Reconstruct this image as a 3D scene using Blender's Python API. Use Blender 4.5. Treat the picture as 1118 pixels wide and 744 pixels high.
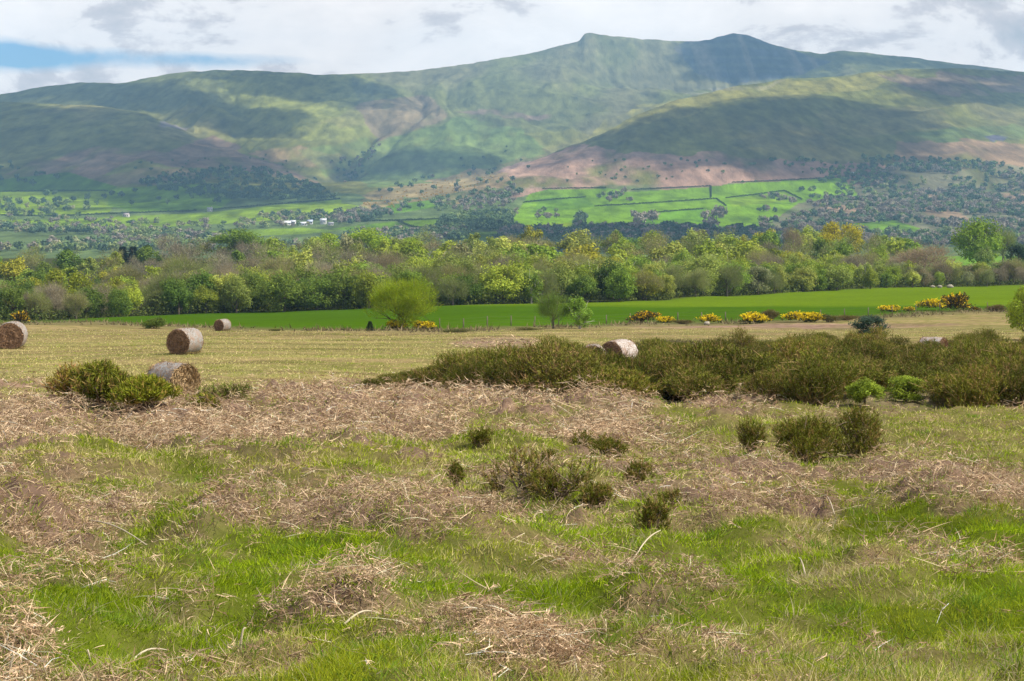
import bpy, math, random
import numpy as np
from mathutils import Vector

random.seed(7)
RNG = np.random.default_rng(11)
R = math.radians
for o in list(bpy.data.objects):
    bpy.data.objects.remove(o)
SC = bpy.context.scene
COL = SC.collection

# ------------------------------------------------------------------ camera
F, CU, HV = 2086.0, 559.0, 225.0          # focal length in photo pixels, centre column, horizon row
cam_d = bpy.data.cameras.new("camera")
cam_d.sensor_width = 36.0
cam_d.lens = 36.0 * F / 1118.0
cam_d.shift_y = -(372.0 - HV) / 1118.0
cam_d.clip_start = 0.3
cam_d.clip_end = 40000
cam = bpy.data.objects.new("camera", cam_d)
cam.rotation_euler = (R(90), 0, 0)
COL.objects.link(cam)
SC.camera = cam

# ------------------------------------------------------------------ light
SUN_EL, SUN_AZ = 47.0, 104.0              # azimuth clockwise from +Y (the viewing direction)
sdir = Vector((math.sin(R(SUN_AZ)) * math.cos(R(SUN_EL)), math.cos(R(SUN_AZ)) * math.cos(R(SUN_EL)), math.sin(R(SUN_EL))))
sd = bpy.data.lights.new("sun", 'SUN')
sd.energy = 5.0
sd.angle = R(0.6)
sd.color = (1.0, 0.93, 0.80)
sun = bpy.data.objects.new("sun", sd)
sun.rotation_euler = sdir.to_track_quat('Z', 'Y').to_euler()
COL.objects.link(sun)

SC.view_settings.view_transform = 'Standard'
SC.view_settings.look = 'None'
SC.view_settings.gamma = 1
SC.view_settings.exposure = 0.40
SC.view_settings.use_curve_mapping = False
SC.cycles.use_denoising = True
SC.cycles.max_bounces = 5
SC.cycles.diffuse_bounces = 2
SC.cycles.transmission_bounces = 3
SC.cycles.transparent_max_bounces = 24
SC.cycles.volume_bounces = 0
SC.cycles.caustics_reflective = False
SC.cycles.caustics_refractive = False


class NT:
    def __init__(s, tree):
        s.t = tree
        s.t.nodes.clear()

    def n(s, typ, **kw):
        nd = s.t.nodes.new(typ)
        for k, v in kw.items():
            setattr(nd, k, v)
        return nd

    def l(s, a, b):
        s.t.links.new(a, b)

    def math(s, op, a, b=None, c=None, clamp=False):
        nd = s.n('ShaderNodeMath', operation=op, use_clamp=clamp)
        for i, v in enumerate((a, b, c)):
            if v is None:
                continue
            if isinstance(v, (int, float)):
                nd.inputs[i].default_value = v
            else:
                s.l(v, nd.inputs[i])
        return nd.outputs[0]

    def ramp(s, fac, stops, interp='LINEAR'):
        nd = s.n('ShaderNodeValToRGB')
        nd.color_ramp.interpolation = interp
        e = nd.color_ramp.elements
        while len(e) < len(stops):
            e.new(0.5)
        for i, (p, c) in enumerate(stops):
            e[i].position = p
            e[i].color = (c[0], c[1], c[2], 1) if not isinstance(c, (int, float)) else (c, c, c, 1)
        s.l(fac, nd.inputs[0])
        return nd.outputs[0]

    def mix(s, fac, a, b, typ='MIX'):
        nd = s.n('ShaderNodeMix', data_type='RGBA', blend_type=typ)
        for idx, v in ((0, fac), (6, a), (7, b)):
            if isinstance(v, (int, float)):
                nd.inputs[idx].default_value = v
            elif isinstance(v, tuple):
                nd.inputs[idx].default_value = (v[0], v[1], v[2], 1)
            else:
                s.l(v, nd.inputs[idx])
        return nd.outputs[2]

    def noise(s, vec, scale, detail=4, rough=0.5, dist=0.0):
        nd = s.n('ShaderNodeTexNoise')
        nd.inputs['Scale'].default_value = scale
        nd.inputs['Detail'].default_value = detail
        nd.inputs['Roughness'].default_value = rough
        nd.inputs['Distortion'].default_value = dist
        if vec is not None:
            s.l(vec, nd.inputs['Vector'])
        return nd.outputs[0]


# ------------------------------------------------------------------ sky
W = bpy.data.worlds.new("World")
SC.world = W
W.use_nodes = True
t = NT(W.node_tree)
sky = t.n('ShaderNodeTexSky', sky_type='NISHITA', sun_disc=False)
sky.sun_elevation = R(SUN_EL)
sky.sun_rotation = R(SUN_AZ)
sky.air_density = 1.0
sky.dust_density = 0.0
sky.ozone_density = 4.0
bg1 = t.n('ShaderNodeBackground')
bg1.inputs[1].default_value = 0.09
t.l(t.mix(1.0, sky.outputs[0], (0.62, 0.86, 1.12), 'MULTIPLY'), bg1.inputs[0])
tc = t.n('ShaderNodeTexCoord')
sep = t.n('ShaderNodeSeparateXYZ')
t.l(tc.outputs['Generated'], sep.inputs[0])
dx, dy, dz = sep.outputs
cv = t.n('ShaderNodeCombineXYZ')
t.l(t.math('MULTIPLY', dx, 1.0), cv.inputs[0])
t.l(t.math('MULTIPLY', dy, 1.0), cv.inputs[1])
t.l(t.math('MULTIPLY', dz, 1.9), cv.inputs[2])
vec = cv.outputs[0]
big = t.noise(vec, 8.0, 10, 0.58, 0.25)
fine = t.noise(vec, 17.0, 12, 0.62, 0.3)
# the one blue gap, low on the left, and general breaks higher up
gx = t.math('DIVIDE', t.math('ADD', dx, 0.236), 0.10)
gz = t.math('DIVIDE', t.math('SUBTRACT', dz, 0.0755), 0.0085)
g = t.math('ADD', t.math('MULTIPLY', gx, gx), t.math('MULTIPLY', gz, gz))
gap = t.math('POWER', 2.718, t.math('MULTIPLY', g, -1.0))
gx2 = t.math('DIVIDE', t.math('ADD', dx, 0.13), 0.06)
gz2 = t.math('DIVIDE', t.math('SUBTRACT', dz, 0.075), 0.005)
g2 = t.math('ADD', t.math('MULTIPLY', gx2, gx2), t.math('MULTIPLY', gz2, gz2))
gap2 = t.math('MULTIPLY', t.math('POWER', 2.718, t.math('MULTIPLY', g2, -1.0)), 0.45)
high = t.ramp(dz, [(0.13, 0.0), (0.30, 0.36)])
cover = t.math('SUBTRACT', t.math('ADD', big, 0.30), t.math('ADD', t.math('MULTIPLY', t.math('ADD', gap, gap2), 0.46), high))
mask = t.ramp(cover, [(0.37, 0.0), (0.48, 0.6), (0.60, 1.0)])
shade = t.math('ADD', t.math('MULTIPLY', big, 0.35), t.math('MULTIPLY', fine, 0.65))
ccol = t.ramp(shade, [(0.36, (1.18, 1.08, 1.0)), (0.525, (1.02, 0.945, 0.89)), (0.565, (0.72, 0.655, 0.64)), (0.66, (0.46, 0.455, 0.46))])
bg2 = t.n('ShaderNodeBackground')
bg2.inputs[1].default_value = 1.0
t.l(ccol, bg2.inputs[0])
mx = t.n('ShaderNodeMixShader')
t.l(mask, mx.inputs[0])
t.l(bg1.outputs[0], mx.inputs[1])
t.l(bg2.outputs[0], mx.inputs[2])
wo = t.n('ShaderNodeOutputWorld')
t.l(mx.outputs[0], wo.inputs[0])
W.cycles.sampling_method = 'MANUAL'
W.cycles.sample_map_resolution = 1024


# ------------------------------------------------------------------ noise helpers (numpy)
def _h(ix, iy, seed):
    a = (ix.astype(np.int64) * 374761393 + iy.astype(np.int64) * 668265263 + seed * 1442695041) & 0xFFFFFFFF
    a = ((a ^ (a >> 13)) * 1274126177) & 0xFFFFFFFF
    a = (a ^ (a >> 16)) & 0xFFFFFF
    return a / float(0xFFFFFF)


def vn(x, y, seed=0):
    x = np.asarray(x, float)
    y = np.asarray(y, float)
    ix, iy = np.floor(x), np.floor(y)
    fx, fy = x - ix, y - iy
    fx = fx * fx * fx * (fx * (fx * 6 - 15) + 10)
    fy = fy * fy * fy * (fy * (fy * 6 - 15) + 10)
    a, b = _h(ix, iy, seed), _h(ix + 1, iy, seed)
    c, d = _h(ix, iy + 1, seed), _h(ix + 1, iy + 1, seed)
    return (a * (1 - fx) + b * fx) * (1 - fy) + (c * (1 - fx) + d * fx) * fy


def fbm(x, y, oct=4, seed=0, rough=0.5):
    s, a, n = 0.0, 1.0, 0.0
    for i in range(oct):
        s = s + a * vn(x * 2 ** i + 17.3 * i, y * 2 ** i - 9.1 * i, seed + i)
        n += a
        a *= rough
    return s / n


def sstep(a, b, x):
    q = np.clip((x - a) / (b - a), 0, 1)
    return q * q * (3 - 2 * q)


# ------------------------------------------------------------------ terrain height
TU = np.array([-300, 0, 250, 560, 850, 1118, 1400.0])
TD = [1.5, 4, 7.2, 10, 14, 19, 28, 40, 62, 90, 125, 158, 190, 290, 420, 650, 900, 1200, 1500, 1800, 2300, 2800, 3200, 3700, 5000, 12000]
_same = {1.5: None, 4: None, 7.2: 744, 10: 640, 14: 560, 19: 510, 28: 470, 40: 440, 62: 410, 90: 389, 125: 370,
         900: 281, 1200: 287, 1500: 283, 1800: 268, 2300: 243, 2800: 220, 3200: 205, 3700: 200, 5000: 203, 12000: 222}
_rows = {158: [354, 354, 358, 360, 360, 360, 360], 190: [353.5, 353.5, 353, 352, 349, 347, 346], 290: [351, 350, 342, 334, 330, 325, 323],
         420: [333, 330, 322, 310, 311, 312.5, 313], 650: [291, 290, 285, 280, 279, 279, 279]}
TZ = np.zeros((len(TD), len(TU)))
for i, d in enumerate(TD):
    if d == 1.5:
        TZ[i] = -1.62
    elif d == 4:
        TZ[i] = -1.68
    else:
        r = _rows.get(d)
        for j in range(len(TU)):
            TZ[i, j] = (HV - (r[j] if r else _same[d])) / F * d
# dense, smoothed in log distance
LD = np.linspace(math.log(1.5), math.log(12000), 1800)
_k = np.exp(-0.5 * (np.arange(-30, 31) / 12.0) ** 2)
_k /= _k.sum()
TZS = np.zeros((1800, len(TU)))
for j in range(len(TU)):
    q = np.interp(LD, np.log(TD), TZ[:, j])
    TZS[:, j] = np.convolve(np.pad(q, 30, mode='edge'), _k, mode='valid')


def base_h(x, y):
    y = np.maximum(y, 1.5)
    u = np.clip(CU + F * x / y, -300, 1400)
    li = np.clip((np.log(y) - LD[0]) / (LD[1] - LD[0]), 0, 1798.999)
    i0 = li.astype(int)
    fi = li - i0
    uj = np.interp(u, TU, np.arange(len(TU)))
    j0 = np.clip(uj.astype(int), 0, len(TU) - 2)
    fj = uj - j0
    fj = fj * fj * (3 - 2 * fj)
    a = TZS[i0, j0] * (1 - fj) + TZS[i0, j0 + 1] * fj
    b = TZS[i0 + 1, j0] * (1 - fj) + TZS[i0 + 1, j0 + 1] * fj
    return a * (1 - fi) + b * fi


def curve(pts, soft=None):
    p = np.array(pts, float)
    uu = np.arange(p[0, 0], p[-1, 0] + 1, 2.0)
    vv = np.interp(uu, p[:, 0], p[:, 1])
    k = np.exp(-0.5 * (np.arange(-6, 7) / 0.75) ** 2)
    k /= k.sum()
    sv_ = np.convolve(np.pad(vv, 40, mode='edge'), np.exp(-0.5 * (np.arange(-40, 41) / 16.0) ** 2) / np.exp(-0.5 * (np.arange(-40, 41) / 16.0) ** 2).sum(), mode='valid')
    vv = np.convolve(np.pad(vv, 6, mode='edge'), k, mode='valid')
    return (uu, vv, sv_) if soft else (uu, vv)


SKYL = curve([(-600, 135), (-200, 122), (0, 103), (50, 95), (90, 90), (130, 91), (185, 80), (235, 76), (290, 78), (340, 81), (385, 81),
              (450, 77), (520, 69), (580, 58), (622, 46.5), (632, 44), (637, 35.5), (644, 34.5), (680, 38), (720, 42), (755, 43.5), (772, 41), (786, 36.5),
              (800, 34.5), (814, 35.5), (835, 44), (870, 53), (900, 57), (922, 55), (960, 59), (1000, 63), (1060, 71), (1118, 79), (1300, 95), (1700, 130)], True)
LHILL = curve([(-600, 130), (-100, 114), (0, 111), (60, 113), (110, 116), (160, 123), (215, 148), (260, 162), (320, 184), (360, 202), (420, 228), (500, 260), (1700, 330)])
RHILL = curve([(-600, 330), (380, 260), (440, 236), (500, 213), (540, 192), (600, 169), (650, 149), (700, 123), (740, 109), (800, 95), (860, 86), (920, 83),
               (985, 75), (1050, 74), (1118, 79), (1300, 95), (1700, 140)])
RHD = np.array([[-600, 3300], [500, 3350], [620, 3800], [800, 4300], [1000, 4700], [1700, 4800]], float)
MD = np.array([[-600, 5200], [0, 5200], [300, 5300], [450, 5900], [640, 6500], [820, 6600], [1000, 6400], [1700, 6200]], float)


def layer(u, y, crest, dfoot, dcrest, vfoot, pw):
    ac = (HV - np.interp(u, crest[0], crest[1])) / F
    af = (HV - vfoot) / F
    s = (y - dfoot) / (dcrest - dfoot)
    sc = np.clip(s, 0, 1)
    if len(crest) > 2:
        asft = (HV - np.interp(u, crest[0], crest[2])) / F
        w_ = sstep(0.78, 0.99, sc)
        ac = ac * w_ + np.minimum(asft, ac + 0.002) * (1 - w_)
    gg = sc ** pw
    a = af + (ac - af) * gg
    a = np.where(s > 1, ac - (s - 1) * 0.10, a)
    a = np.where(s < 0, af + s * 0.05, a)
    a = np.where(ac < af, np.minimum(a, ac), a)
    return a, sc


def smax(a, b, k):
    h = np.clip(0.5 + 0.5 * (a - b) / k, 0, 1)
    return b * (1 - h) + a * h + k * h * (1 - h)


def hill_h(x, y):
    yy = np.maximum(y, 100.0)
    u = CU + F * x / yy
    z = base_h(x, y)
    wn = (fbm(x / 420.0, y / 900.0, 3, 31) - 0.5)
    z = z + sstep(1500, 2200, yy) * (fbm(x / 260.0, y / 320.0, 3, 77) - 0.5) * 14
    m, sm = layer(u + 10 * wn, yy, SKYL, 3700 + 300 * wn, np.interp(u, MD[:, 0], MD[:, 1]), 214, 0.92)
    ur = np.interp(yy, [3700, 6500], [0, 1])
    rid = 1 - np.abs(fbm(x / 330.0 + 3 * wn, y / 1500.0, 4, 5) * 2 - 1)
    rid2 = 1 - np.abs(fbm(x / 110.0 + 5 * wn, y / 1900.0, 3, 9) * 2 - 1)
    win = np.clip(sm * (1 - sm) * 4, 0, 1)
    face = sstep(610, 660, u) * (1 - sstep(890, 930, u))
    zm = m * yy + win * ((rid - 0.6) * 50 + (rid2 - 0.6) * 18)
    # steep corrie head under the two summits
    zm = zm - face * np.exp(-((sm - 0.80) / 0.13) ** 2) * 75 * (0.8 + 0.6 * (fbm(x / 45.0 + wn * 4, y / 2500.0, 3, 15) - 0.2)) * 1.0
    # the stream gully left of centre
    gu = 410 - (0.5 - sm) * 120 + 25 * wn
    zm = zm - np.exp(-((u - gu) / 16.0) ** 2) * 38 * sstep(0.02, 0.15, sm) * (1 - sstep(0.42, 0.62, sm))
    gu2 = 360 + sm * 180
    zm = zm - np.exp(-((u - gu2) / 10.0) ** 2) * 16 * sstep(0.02, 0.15, sm) * (1 - sstep(0.5, 0.7, sm))
    l, sl = layer(u, yy, LHILL, 3000 + 150 * wn, 4300.0, 213, 0.85)
    wl = np.clip(sl * (1 - sl) * 4, 0, 1)
    zl = l * yy + wl * ((rid - 0.6) * 24 + (rid2 - 0.6) * 10)
    r, sr = layer(u, yy, RHILL, 2950 + 150 * wn, np.interp(u, RHD[:, 0], RHD[:, 1]), 211, 0.80)
    wr = np.clip(sr * (1 - sr) * 4, 0, 1)
    zr = r * yy + wr * ((rid - 0.6) * 22 + (rid2 - 0.6) * 10)
    z = smax(z, zm, 12)
    z = smax(z, zl, 10)
    z = smax(z, zr, 10)
    z = z + sstep(3000, 3600, yy) * (fbm(x / 50.0, y / 420.0, 4, 21) - 0.5) * 7
    return z


def build_hit(hf, dlo, dhi, nd, ustep=4.0):
    us = np.arange(-320, 1441, ustep)
    ds = np.exp(np.linspace(math.log(dlo), math.log(dhi), nd))
    U, D = np.meshgrid(us, ds, indexing='ij')
    X = (U - CU) / F * D
    Z = hf(X, D)
    V = HV - F * Z / D
    V = np.minimum.accumulate(V, axis=1)

    def hit(u, v):
        u = np.atleast_1d(np.asarray(u, float))
        v = np.atleast_1d(np.asarray(v, float))
        ui = np.clip(((u + 320) / ustep).round().astype(int), 0, len(us) - 1)
        out = np.empty(len(u))
        order = np.argsort(ui)
        for k in np.unique(ui):
            s = np.where(ui == k)[0]
            row = -V[k]
            idx = np.clip(np.searchsorted(row, -v[s]), 1, nd - 1)
            r0, r1 = row[idx - 1], row[idx]
            f = np.clip((-v[s] - r0) / np.maximum(r1 - r0, 1e-6), 0, 1)
            out[s] = ds[idx - 1] * (1 - f) + ds[idx] * f
        x = (u - CU) / F * out
        return x, out, hf(x, out)
    return hit


hit0 = build_hit(base_h, 2.0, 1400, 1500)
hit_far = build_hit(hill_h, 1400, 7500, 1500)

# ---- near relief: bracken mounds, hollows
MOUNDS = [  # u, v, ru px, rv px, height m
    (430, 592, 120, 24, 0.20), (240, 585, 60, 24, 0.16), (350, 668, 62, 14, 0.10), (60, 505, 80, 22, 0.22), (-10, 600, 70, 26, 0.25),
    (20, 690, 60, 26, 0.16), (245, 510, 120, 14, 0.16), (400, 500, 60, 14, 0.14), (910, 525, 170, 10, 0.15), (1040, 560, 110, 22, 0.20),
    (640, 535, 120, 20, 0.14), (700, 655, 80, 26, 0.06), (840, 585, 90, 20, 0.14), (120, 640, 40, 20, 0.08), (560, 500, 90, 12, 0.14),
    (330, 455, 160, 12, 0.22), (110, 470, 120, 14, 0.2), (640, 455, 120, 9, 0.2), (800, 470, 70, 8, 0.15), (545, 640, 40, 16, 0.05),
    (760, 545, 40, 18, 0.12), (960, 640, 60, 20, 0.08), (1100, 640, 60, 30, 0.12), (500, 700, 60, 22, 0.07)]
_mu = np.array(MOUNDS)
_mx, _my, _mz = hit0(_mu[:, 0], _mu[:, 1])
_my2 = hit0(_mu[:, 0], _mu[:, 1] - _mu[:, 3])[1]
MW = [(float(_mx[i]), float(_my[i]), max(_mu[i, 2] / F * _my[i], 0.15), max(min((_my2[i] - _my[i]) * 0.7, 3.0), 0.2), _mu[i, 4]) for i in range(len(_mu))]
HOLL = [(790, 612, 60, 12, -0.10), (250, 555, 60, 10, -0.08), (560, 570, 80, 12, -0.08), (300, 630, 70, 12, -0.07), (900, 690, 120, 20, -0.05)]
_hu = np.array(HOLL)
_hx, _hy, _ = hit0(_hu[:, 0], _hu[:, 1])
for i in range(len(_hu)):
    MW.append((float(_hx[i]), float(_hy[i]), _hu[i, 2] / F * _hy[i], 0.45, _hu[i, 4]))


def ground_h(x, y):
    z = base_h(x, y)
    q = 1 - sstep(35, 90, y)
    rel = (fbm(x / 1.7, y / 1.7, 3, 3) - 0.5) * 0.26 + (fbm(x / 0.5, y / 0.42, 3, 8) - 0.5) * 0.24
    rel = rel * sstep(2, 8, y)
    for (a, b, ra, rb, h) in MW:
        e = ((x - a) / ra) ** 2 + ((y - b) / rb) ** 2
        rel = rel + h * np.exp(-e * 1.1)
    bm_ = (y > 5) & (y < 70)
    if bm_.any():
        xs, ys_ = x[bm_], y[bm_]
        bb_ = near_cover(xs, ys_)[2]
        sc_ = 0.6 + sstep(15, 50, ys_)
        rel[bm_] = rel[bm_] + bb_ * (np.abs(fbm(xs / 0.6, ys_ / 0.5, 4, 191, 0.6) * 2 - 1) * 0.32) * sc_
    z = z + rel * q + (fbm(x / 14.0, y / 18.0, 2, 44) - 0.5) * 0.5 * sstep(40, 70, y) * (1 - sstep(900, 1300, y))
    return z


def gz(x, y):
    return float(ground_h(np.array([float(x)]), np.array([float(y)]))[0])


def hz(x, y):
    return float(hill_h(np.array([float(x)]), np.array([float(y)]))[0])


def at(u, v):
    x, y, _ = hit0(u, v)
    return float(x[0]), float(y[0]), gz(x[0], y[0])


def far_at(u, v):
    x, y, z = hit_far(u, v)
    return float(x[0]), float(y[0]), float(z[0])


def uv_of(x, y, z):
    return CU + F * x / y, HV - F * z / y


def in_poly(u, v, poly):
    c = np.zeros(u.shape, bool)
    n = len(poly)
    j = n - 1
    for i in range(n):
        xi, yi = poly[i]
        xj, yj = poly[j]
        if yi != yj:
            m = ((yi > v) != (yj > v)) & (u < (xj - xi) * (v - yi) / (yj - yi) + xi)
            c ^= m
        j = i
    return c


# ------------------------------------------------------------------ mesh helpers
def mk(name, V, faces, col=None, mat=None, smooth=False):
    """faces: list of (n,k) int arrays; col: (nv,3) colours stored as the attribute Col"""
    me = bpy.data.meshes.new(name)
    V = np.asarray(V, np.float32)
    faces = [np.asarray(f, np.int32) for f in faces if len(f)]
    nl = sum(f.size for f in faces)
    nf = sum(len(f) for f in faces)
    me.vertices.add(len(V))
    me.vertices.foreach_set("co", V.ravel())
    me.loops.add(nl)
    me.loops.foreach_set("vertex_index", np.concatenate([f.ravel() for f in faces]))
    me.polygons.add(nf)
    tot = np.concatenate([np.full(len(f), f.shape[1], np.int32) for f in faces])
    st = np.concatenate([[0], np.cumsum(tot)[:-1]]).astype(np.int32)
    me.polygons.foreach_set("loop_start", st)
    me.polygons.foreach_set("loop_total", tot)
    if smooth:
        me.polygons.foreach_set("use_smooth", np.ones(nf, bool))
    if col is not None:
        ca = me.color_attributes.new("Col", 'FLOAT_COLOR', 'POINT')
        c4 = np.ones((len(V), 4), np.float32)
        c4[:, :3] = col
        ca.data.foreach_set("color", c4.ravel())
    me.update(calc_edges=True)
    me.validate()
    if mat:
        me.materials.append(mat)
    return me


def ob(name, me, parent=None, loc=None, rz=0.0, scale=None, color=None):
    o = bpy.data.objects.new(name, me)
    COL.objects.link(o)
    if parent:
        o.parent = parent
    if loc is not None:
        o.location = loc
    if rz:
        o.rotation_euler = (0, 0, rz)
    if scale is not None:
        o.scale = scale if not isinstance(scale, (int, float)) else (scale,) * 3
    if color:
        o.color = (*color, 1)
    return o


def tag(o, label=None, cat=None, group=None, kind=None):
    if label:
        o['label'] = label
    if cat:
        o['category'] = cat
    if group:
        o['group'] = group
    if kind:
        o['kind'] = kind
    return o


class MB:
    """collects pieces into one mesh"""

    def __init__(s):
        s.V, s.F3, s.F4, s.C, s.n = [], [], [], [], 0

    def add(s, V, F3=None, F4=None, C=None):
        V = np.asarray(V, float).reshape(-1, 3)
        if F3 is not None and len(F3):
            s.F3.append(np.asarray(F3) + s.n)
        if F4 is not None and len(F4):
            s.F4.append(np.asarray(F4) + s.n)
        s.V.append(V)
        if C is None:
            C = (1, 1, 1)
        C = np.asarray(C, float)
        if C.ndim == 1:
            C = np.tile(C, (len(V), 1))
        s.C.append(C)
        s.n += len(V)

    def tube(s, pts, rad, n=6, C=None, cap=True):
        pts = np.asarray(pts, float)
        m = len(pts)
        rad = np.broadcast_to(np.asarray(rad, float), (m,))
        tan = np.gradient(pts, axis=0)
        tan /= np.linalg.norm(tan, axis=1)[:, None] + 1e-9
        ref = np.array([0.13, 0.97, 0.21]) if abs(tan[0, 2]) > 0.7 else np.array([0, 0, 1.0])
        a = np.cross(tan, ref)
        a /= np.linalg.norm(a, axis=1)[:, None] + 1e-9
        b = np.cross(tan, a)
        th = np.arange(n) * 2 * np.pi / n
        V = pts[:, None, :] + rad[:, None, None] * (np.cos(th)[None, :, None] * a[:, None, :] + np.sin(th)[None, :, None] * b[:, None, :])
        V = V.reshape(-1, 3)
        i, j = np.meshgrid(np.arange(m - 1), np.arange(n), indexing='ij')
        q = np.stack([i * n + j, i * n + (j + 1) % n, (i + 1) * n + (j + 1) % n, (i + 1) * n + j], -1).reshape(-1, 4)
        f3 = None
        if cap:
            k = len(V)
            V = np.vstack([V, pts[-1:] + tan[-1:] * rad[-1] * 0.3, pts[:1]])
            jj = np.arange(n)
            f3 = np.concatenate([np.stack([(m - 1) * n + jj, (m - 1) * n + (jj + 1) % n, np.full(n, k)], -1),
                                 np.stack([(jj + 1) % n, jj, np.full(n, k + 1)], -1)])
        s.add(V, f3, q, C)

    def box(s, c, half, rz=0.0, C=None):
        c = np.asarray(c, float)
        h = np.asarray(half, float)
        sg = np.array([[x, y, z] for z in (-1, 1) for y in (-1, 1) for x in (-1, 1)], float) * h
        ca, sa = math.cos(rz), math.sin(rz)
        V = np.stack([sg[:, 0] * ca - sg[:, 1] * sa, sg[:, 0] * sa + sg[:, 1] * ca, sg[:, 2]], -1) + c
        s.add(V, None, [[0, 2, 3, 1], [4, 5, 7, 6], [0, 1, 5, 4], [2, 6, 7, 3], [0, 4, 6, 2], [1, 3, 7, 5]], C)

    def leaves(s, P, size, C, up=0.3, asp=0.62, rng=RNG, N=None):
        """kite shaped leaf faces at points P"""
        n = len(P)
        if N is None:
            N = rng.normal(size=(n, 3))
            N[:, 2] = np.abs(N[:, 2]) + up
        N = N / (np.linalg.norm(N, axis=1)[:, None] + 1e-9)
        T = np.cross(N, rng.normal(size=(n, 3)))
        T /= np.linalg.norm(T, axis=1)[:, None] + 1e-9
        B = np.cross(N, T)
        sz = (np.asarray(size) * np.ones(n))[:, None]
        V = np.stack([P - T * sz, P + B * sz * asp - T * sz * 0.1, P + T * sz, P - B * sz * asp + T * sz * 0.1], 1).reshape(-1, 3)
        s.add(V, None, np.arange(n * 4).reshape(-1, 4), np.repeat(C, 4, axis=0))

    def ribbons(s, P0, D, L, Wd, C, bend=0.4, seg=3, rng=RNG, droop=0.0, side=None):
        """n tapered curved ribbons from P0 along D"""
        n = len(P0)
        D = D / (np.linalg.norm(D, axis=1)[:, None] + 1e-9)
        if side is None:
            side = rng.normal(size=(n, 3))
        S = np.cross(D, side)
        S /= np.linalg.norm(S, axis=1)[:, None] + 1e-9
        Bn = rng.normal(size=(n, 3)) * bend
        Bn[:, 2] -= droop
        L = (np.asarray(L) * np.ones(n))[:, None]
        Wd = (np.asarray(Wd) * np.ones(n))[:, None]
        rows = []
        for k in range(seg):
            q = k / seg
            c = P0 + D * L * q + Bn * L * q * q
            w = Wd * (1 - 0.55 * q) * 0.5
            rows += [c - S * w, c + S * w]
        rows.append(P0 + D * L + Bn * L)
        m = 2 * seg + 1
        V = np.stack(rows, 1).reshape(-1, 3)
        b = (np.arange(n) * m)[:, None]
        F4 = [b + np.array([[2 * k, 2 * k + 1, 2 * k + 3, 2 * k + 2]]) for k in range(seg - 1)]
        F4 = np.concatenate(F4) if F4 else None
        F3 = b + np.array([[2 * seg - 2, 2 * seg - 1, 2 * seg]])
        s.add(V, F3, F4, np.repeat(C, m, axis=0))

    def mesh(s, name, mat, smooth=False):
        fs = []
        if s.F4:
            fs.append(np.concatenate(s.F4))
        if s.F3:
            fs.append(np.concatenate(s.F3))
        return mk(name, np.concatenate(s.V), fs, np.concatenate(s.C), mat, smooth)


# ------------------------------------------------------------------ materials
def mat_col(name, rough=0.9, transl=0.0, objcol=False, spec=0.15, noise=None, bump=None, stretch=None):
    m = bpy.data.materials.new(name)
    m.use_nodes = True
    q = NT(m.node_tree)
    at_ = q.n('ShaderNodeAttribute', attribute_name="Col")
    c = at_.outputs['Color']
    if objcol:
        oi = q.n('ShaderNodeObjectInfo')
        c = q.mix(1.0, c, oi.outputs['Color'], 'MULTIPLY')
    geo = q.n('ShaderNodeNewGeometry')
    pos = geo.outputs['Position']
    if stretch:
        mpp = q.n('ShaderNodeMapping')
        mpp.inputs['Scale'].default_value = stretch
        q.l(pos, mpp.inputs[0])
        pos = mpp.outputs[0]
    if noise:
        for (sc_, lo, hi, det) in noise:
            nn = q.noise(pos, sc_, det, 0.6)
            c = q.mix(1.0, c, q.ramp(nn, [(0.3, lo), (0.7, hi)]), 'MULTIPLY')
    if spec > 0:
        p = q.n('ShaderNodeBsdfPrincipled')
        p.inputs['Roughness'].default_value = rough
        p.inputs['Specular IOR Level'].default_value = spec
        q.l(c, p.inputs['Base Color'])
    else:
        p = q.n('ShaderNodeBsdfDiffuse')
        q.l(c, p.inputs['Color'])
    if bump:
        b = q.n('ShaderNodeBump')
        b.inputs['Strength'].default_value = bump[1]
        b.inputs['Distance'].default_value = bump[2]
        q.l(q.noise(pos, bump[0], 6, 0.65), b.inputs['Height'])
        q.l(b.outputs[0], p.inputs['Normal'])
    out = q.n('ShaderNodeOutputMaterial')
    if transl > 0:
        tr = q.n('ShaderNodeBsdfTranslucent')
        q.l(c, tr.inputs[0])
        mxs = q.n('ShaderNodeMixShader')
        mxs.inputs[0].default_value = transl
        q.l(p.outputs[0], mxs.inputs[1])
        q.l(tr.outputs[0], mxs.inputs[2])
        q.l(mxs.outputs[0], out.inputs[0])
    else:
        q.l(p.outputs[0], out.inputs[0])
    return m


M_GROUND = mat_col("ground", 0.95, spec=0.0, noise=[(9.0, 0.75, 1.25, 5), (1.1, 0.85, 1.15, 4)], bump=(22.0, 0.6, 0.03))
M_HILLS = mat_col("hill_cover", 0.95, spec=0.0, noise=[(0.04, 0.50, 1.50, 9), (0.013, 0.74, 1.26, 5)], bump=(0.06, 0.8, 5.0), stretch=(1.0, 0.22, 0.6))
M_GRASS = mat_col("grass_blades", 0.6, 0.30, spec=0.05)
M_LITTER = mat_col("dead_bracken", 0.8, 0.15, spec=0.06)
M_LEAF = mat_col("leaves", 0.55, 0.38, objcol=True, spec=0.06)
M_BARK = mat_col("bark", 0.9, objcol=False)
M_GORSE = mat_col("gorse_spines", 0.6, 0.12, objcol=True, spec=0.05)
M_FAR = mat_col("distant_foliage", 0.8, 0.15, objcol=True, spec=0.0)
M_STRAW = mat_col("bale_straw", 0.85, 0.1, noise=[(30.0, 0.6, 1.3, 5)])
M_PLAIN = mat_col("painted", 0.8, noise=[(0.6, 0.85, 1.1, 4)])
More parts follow.
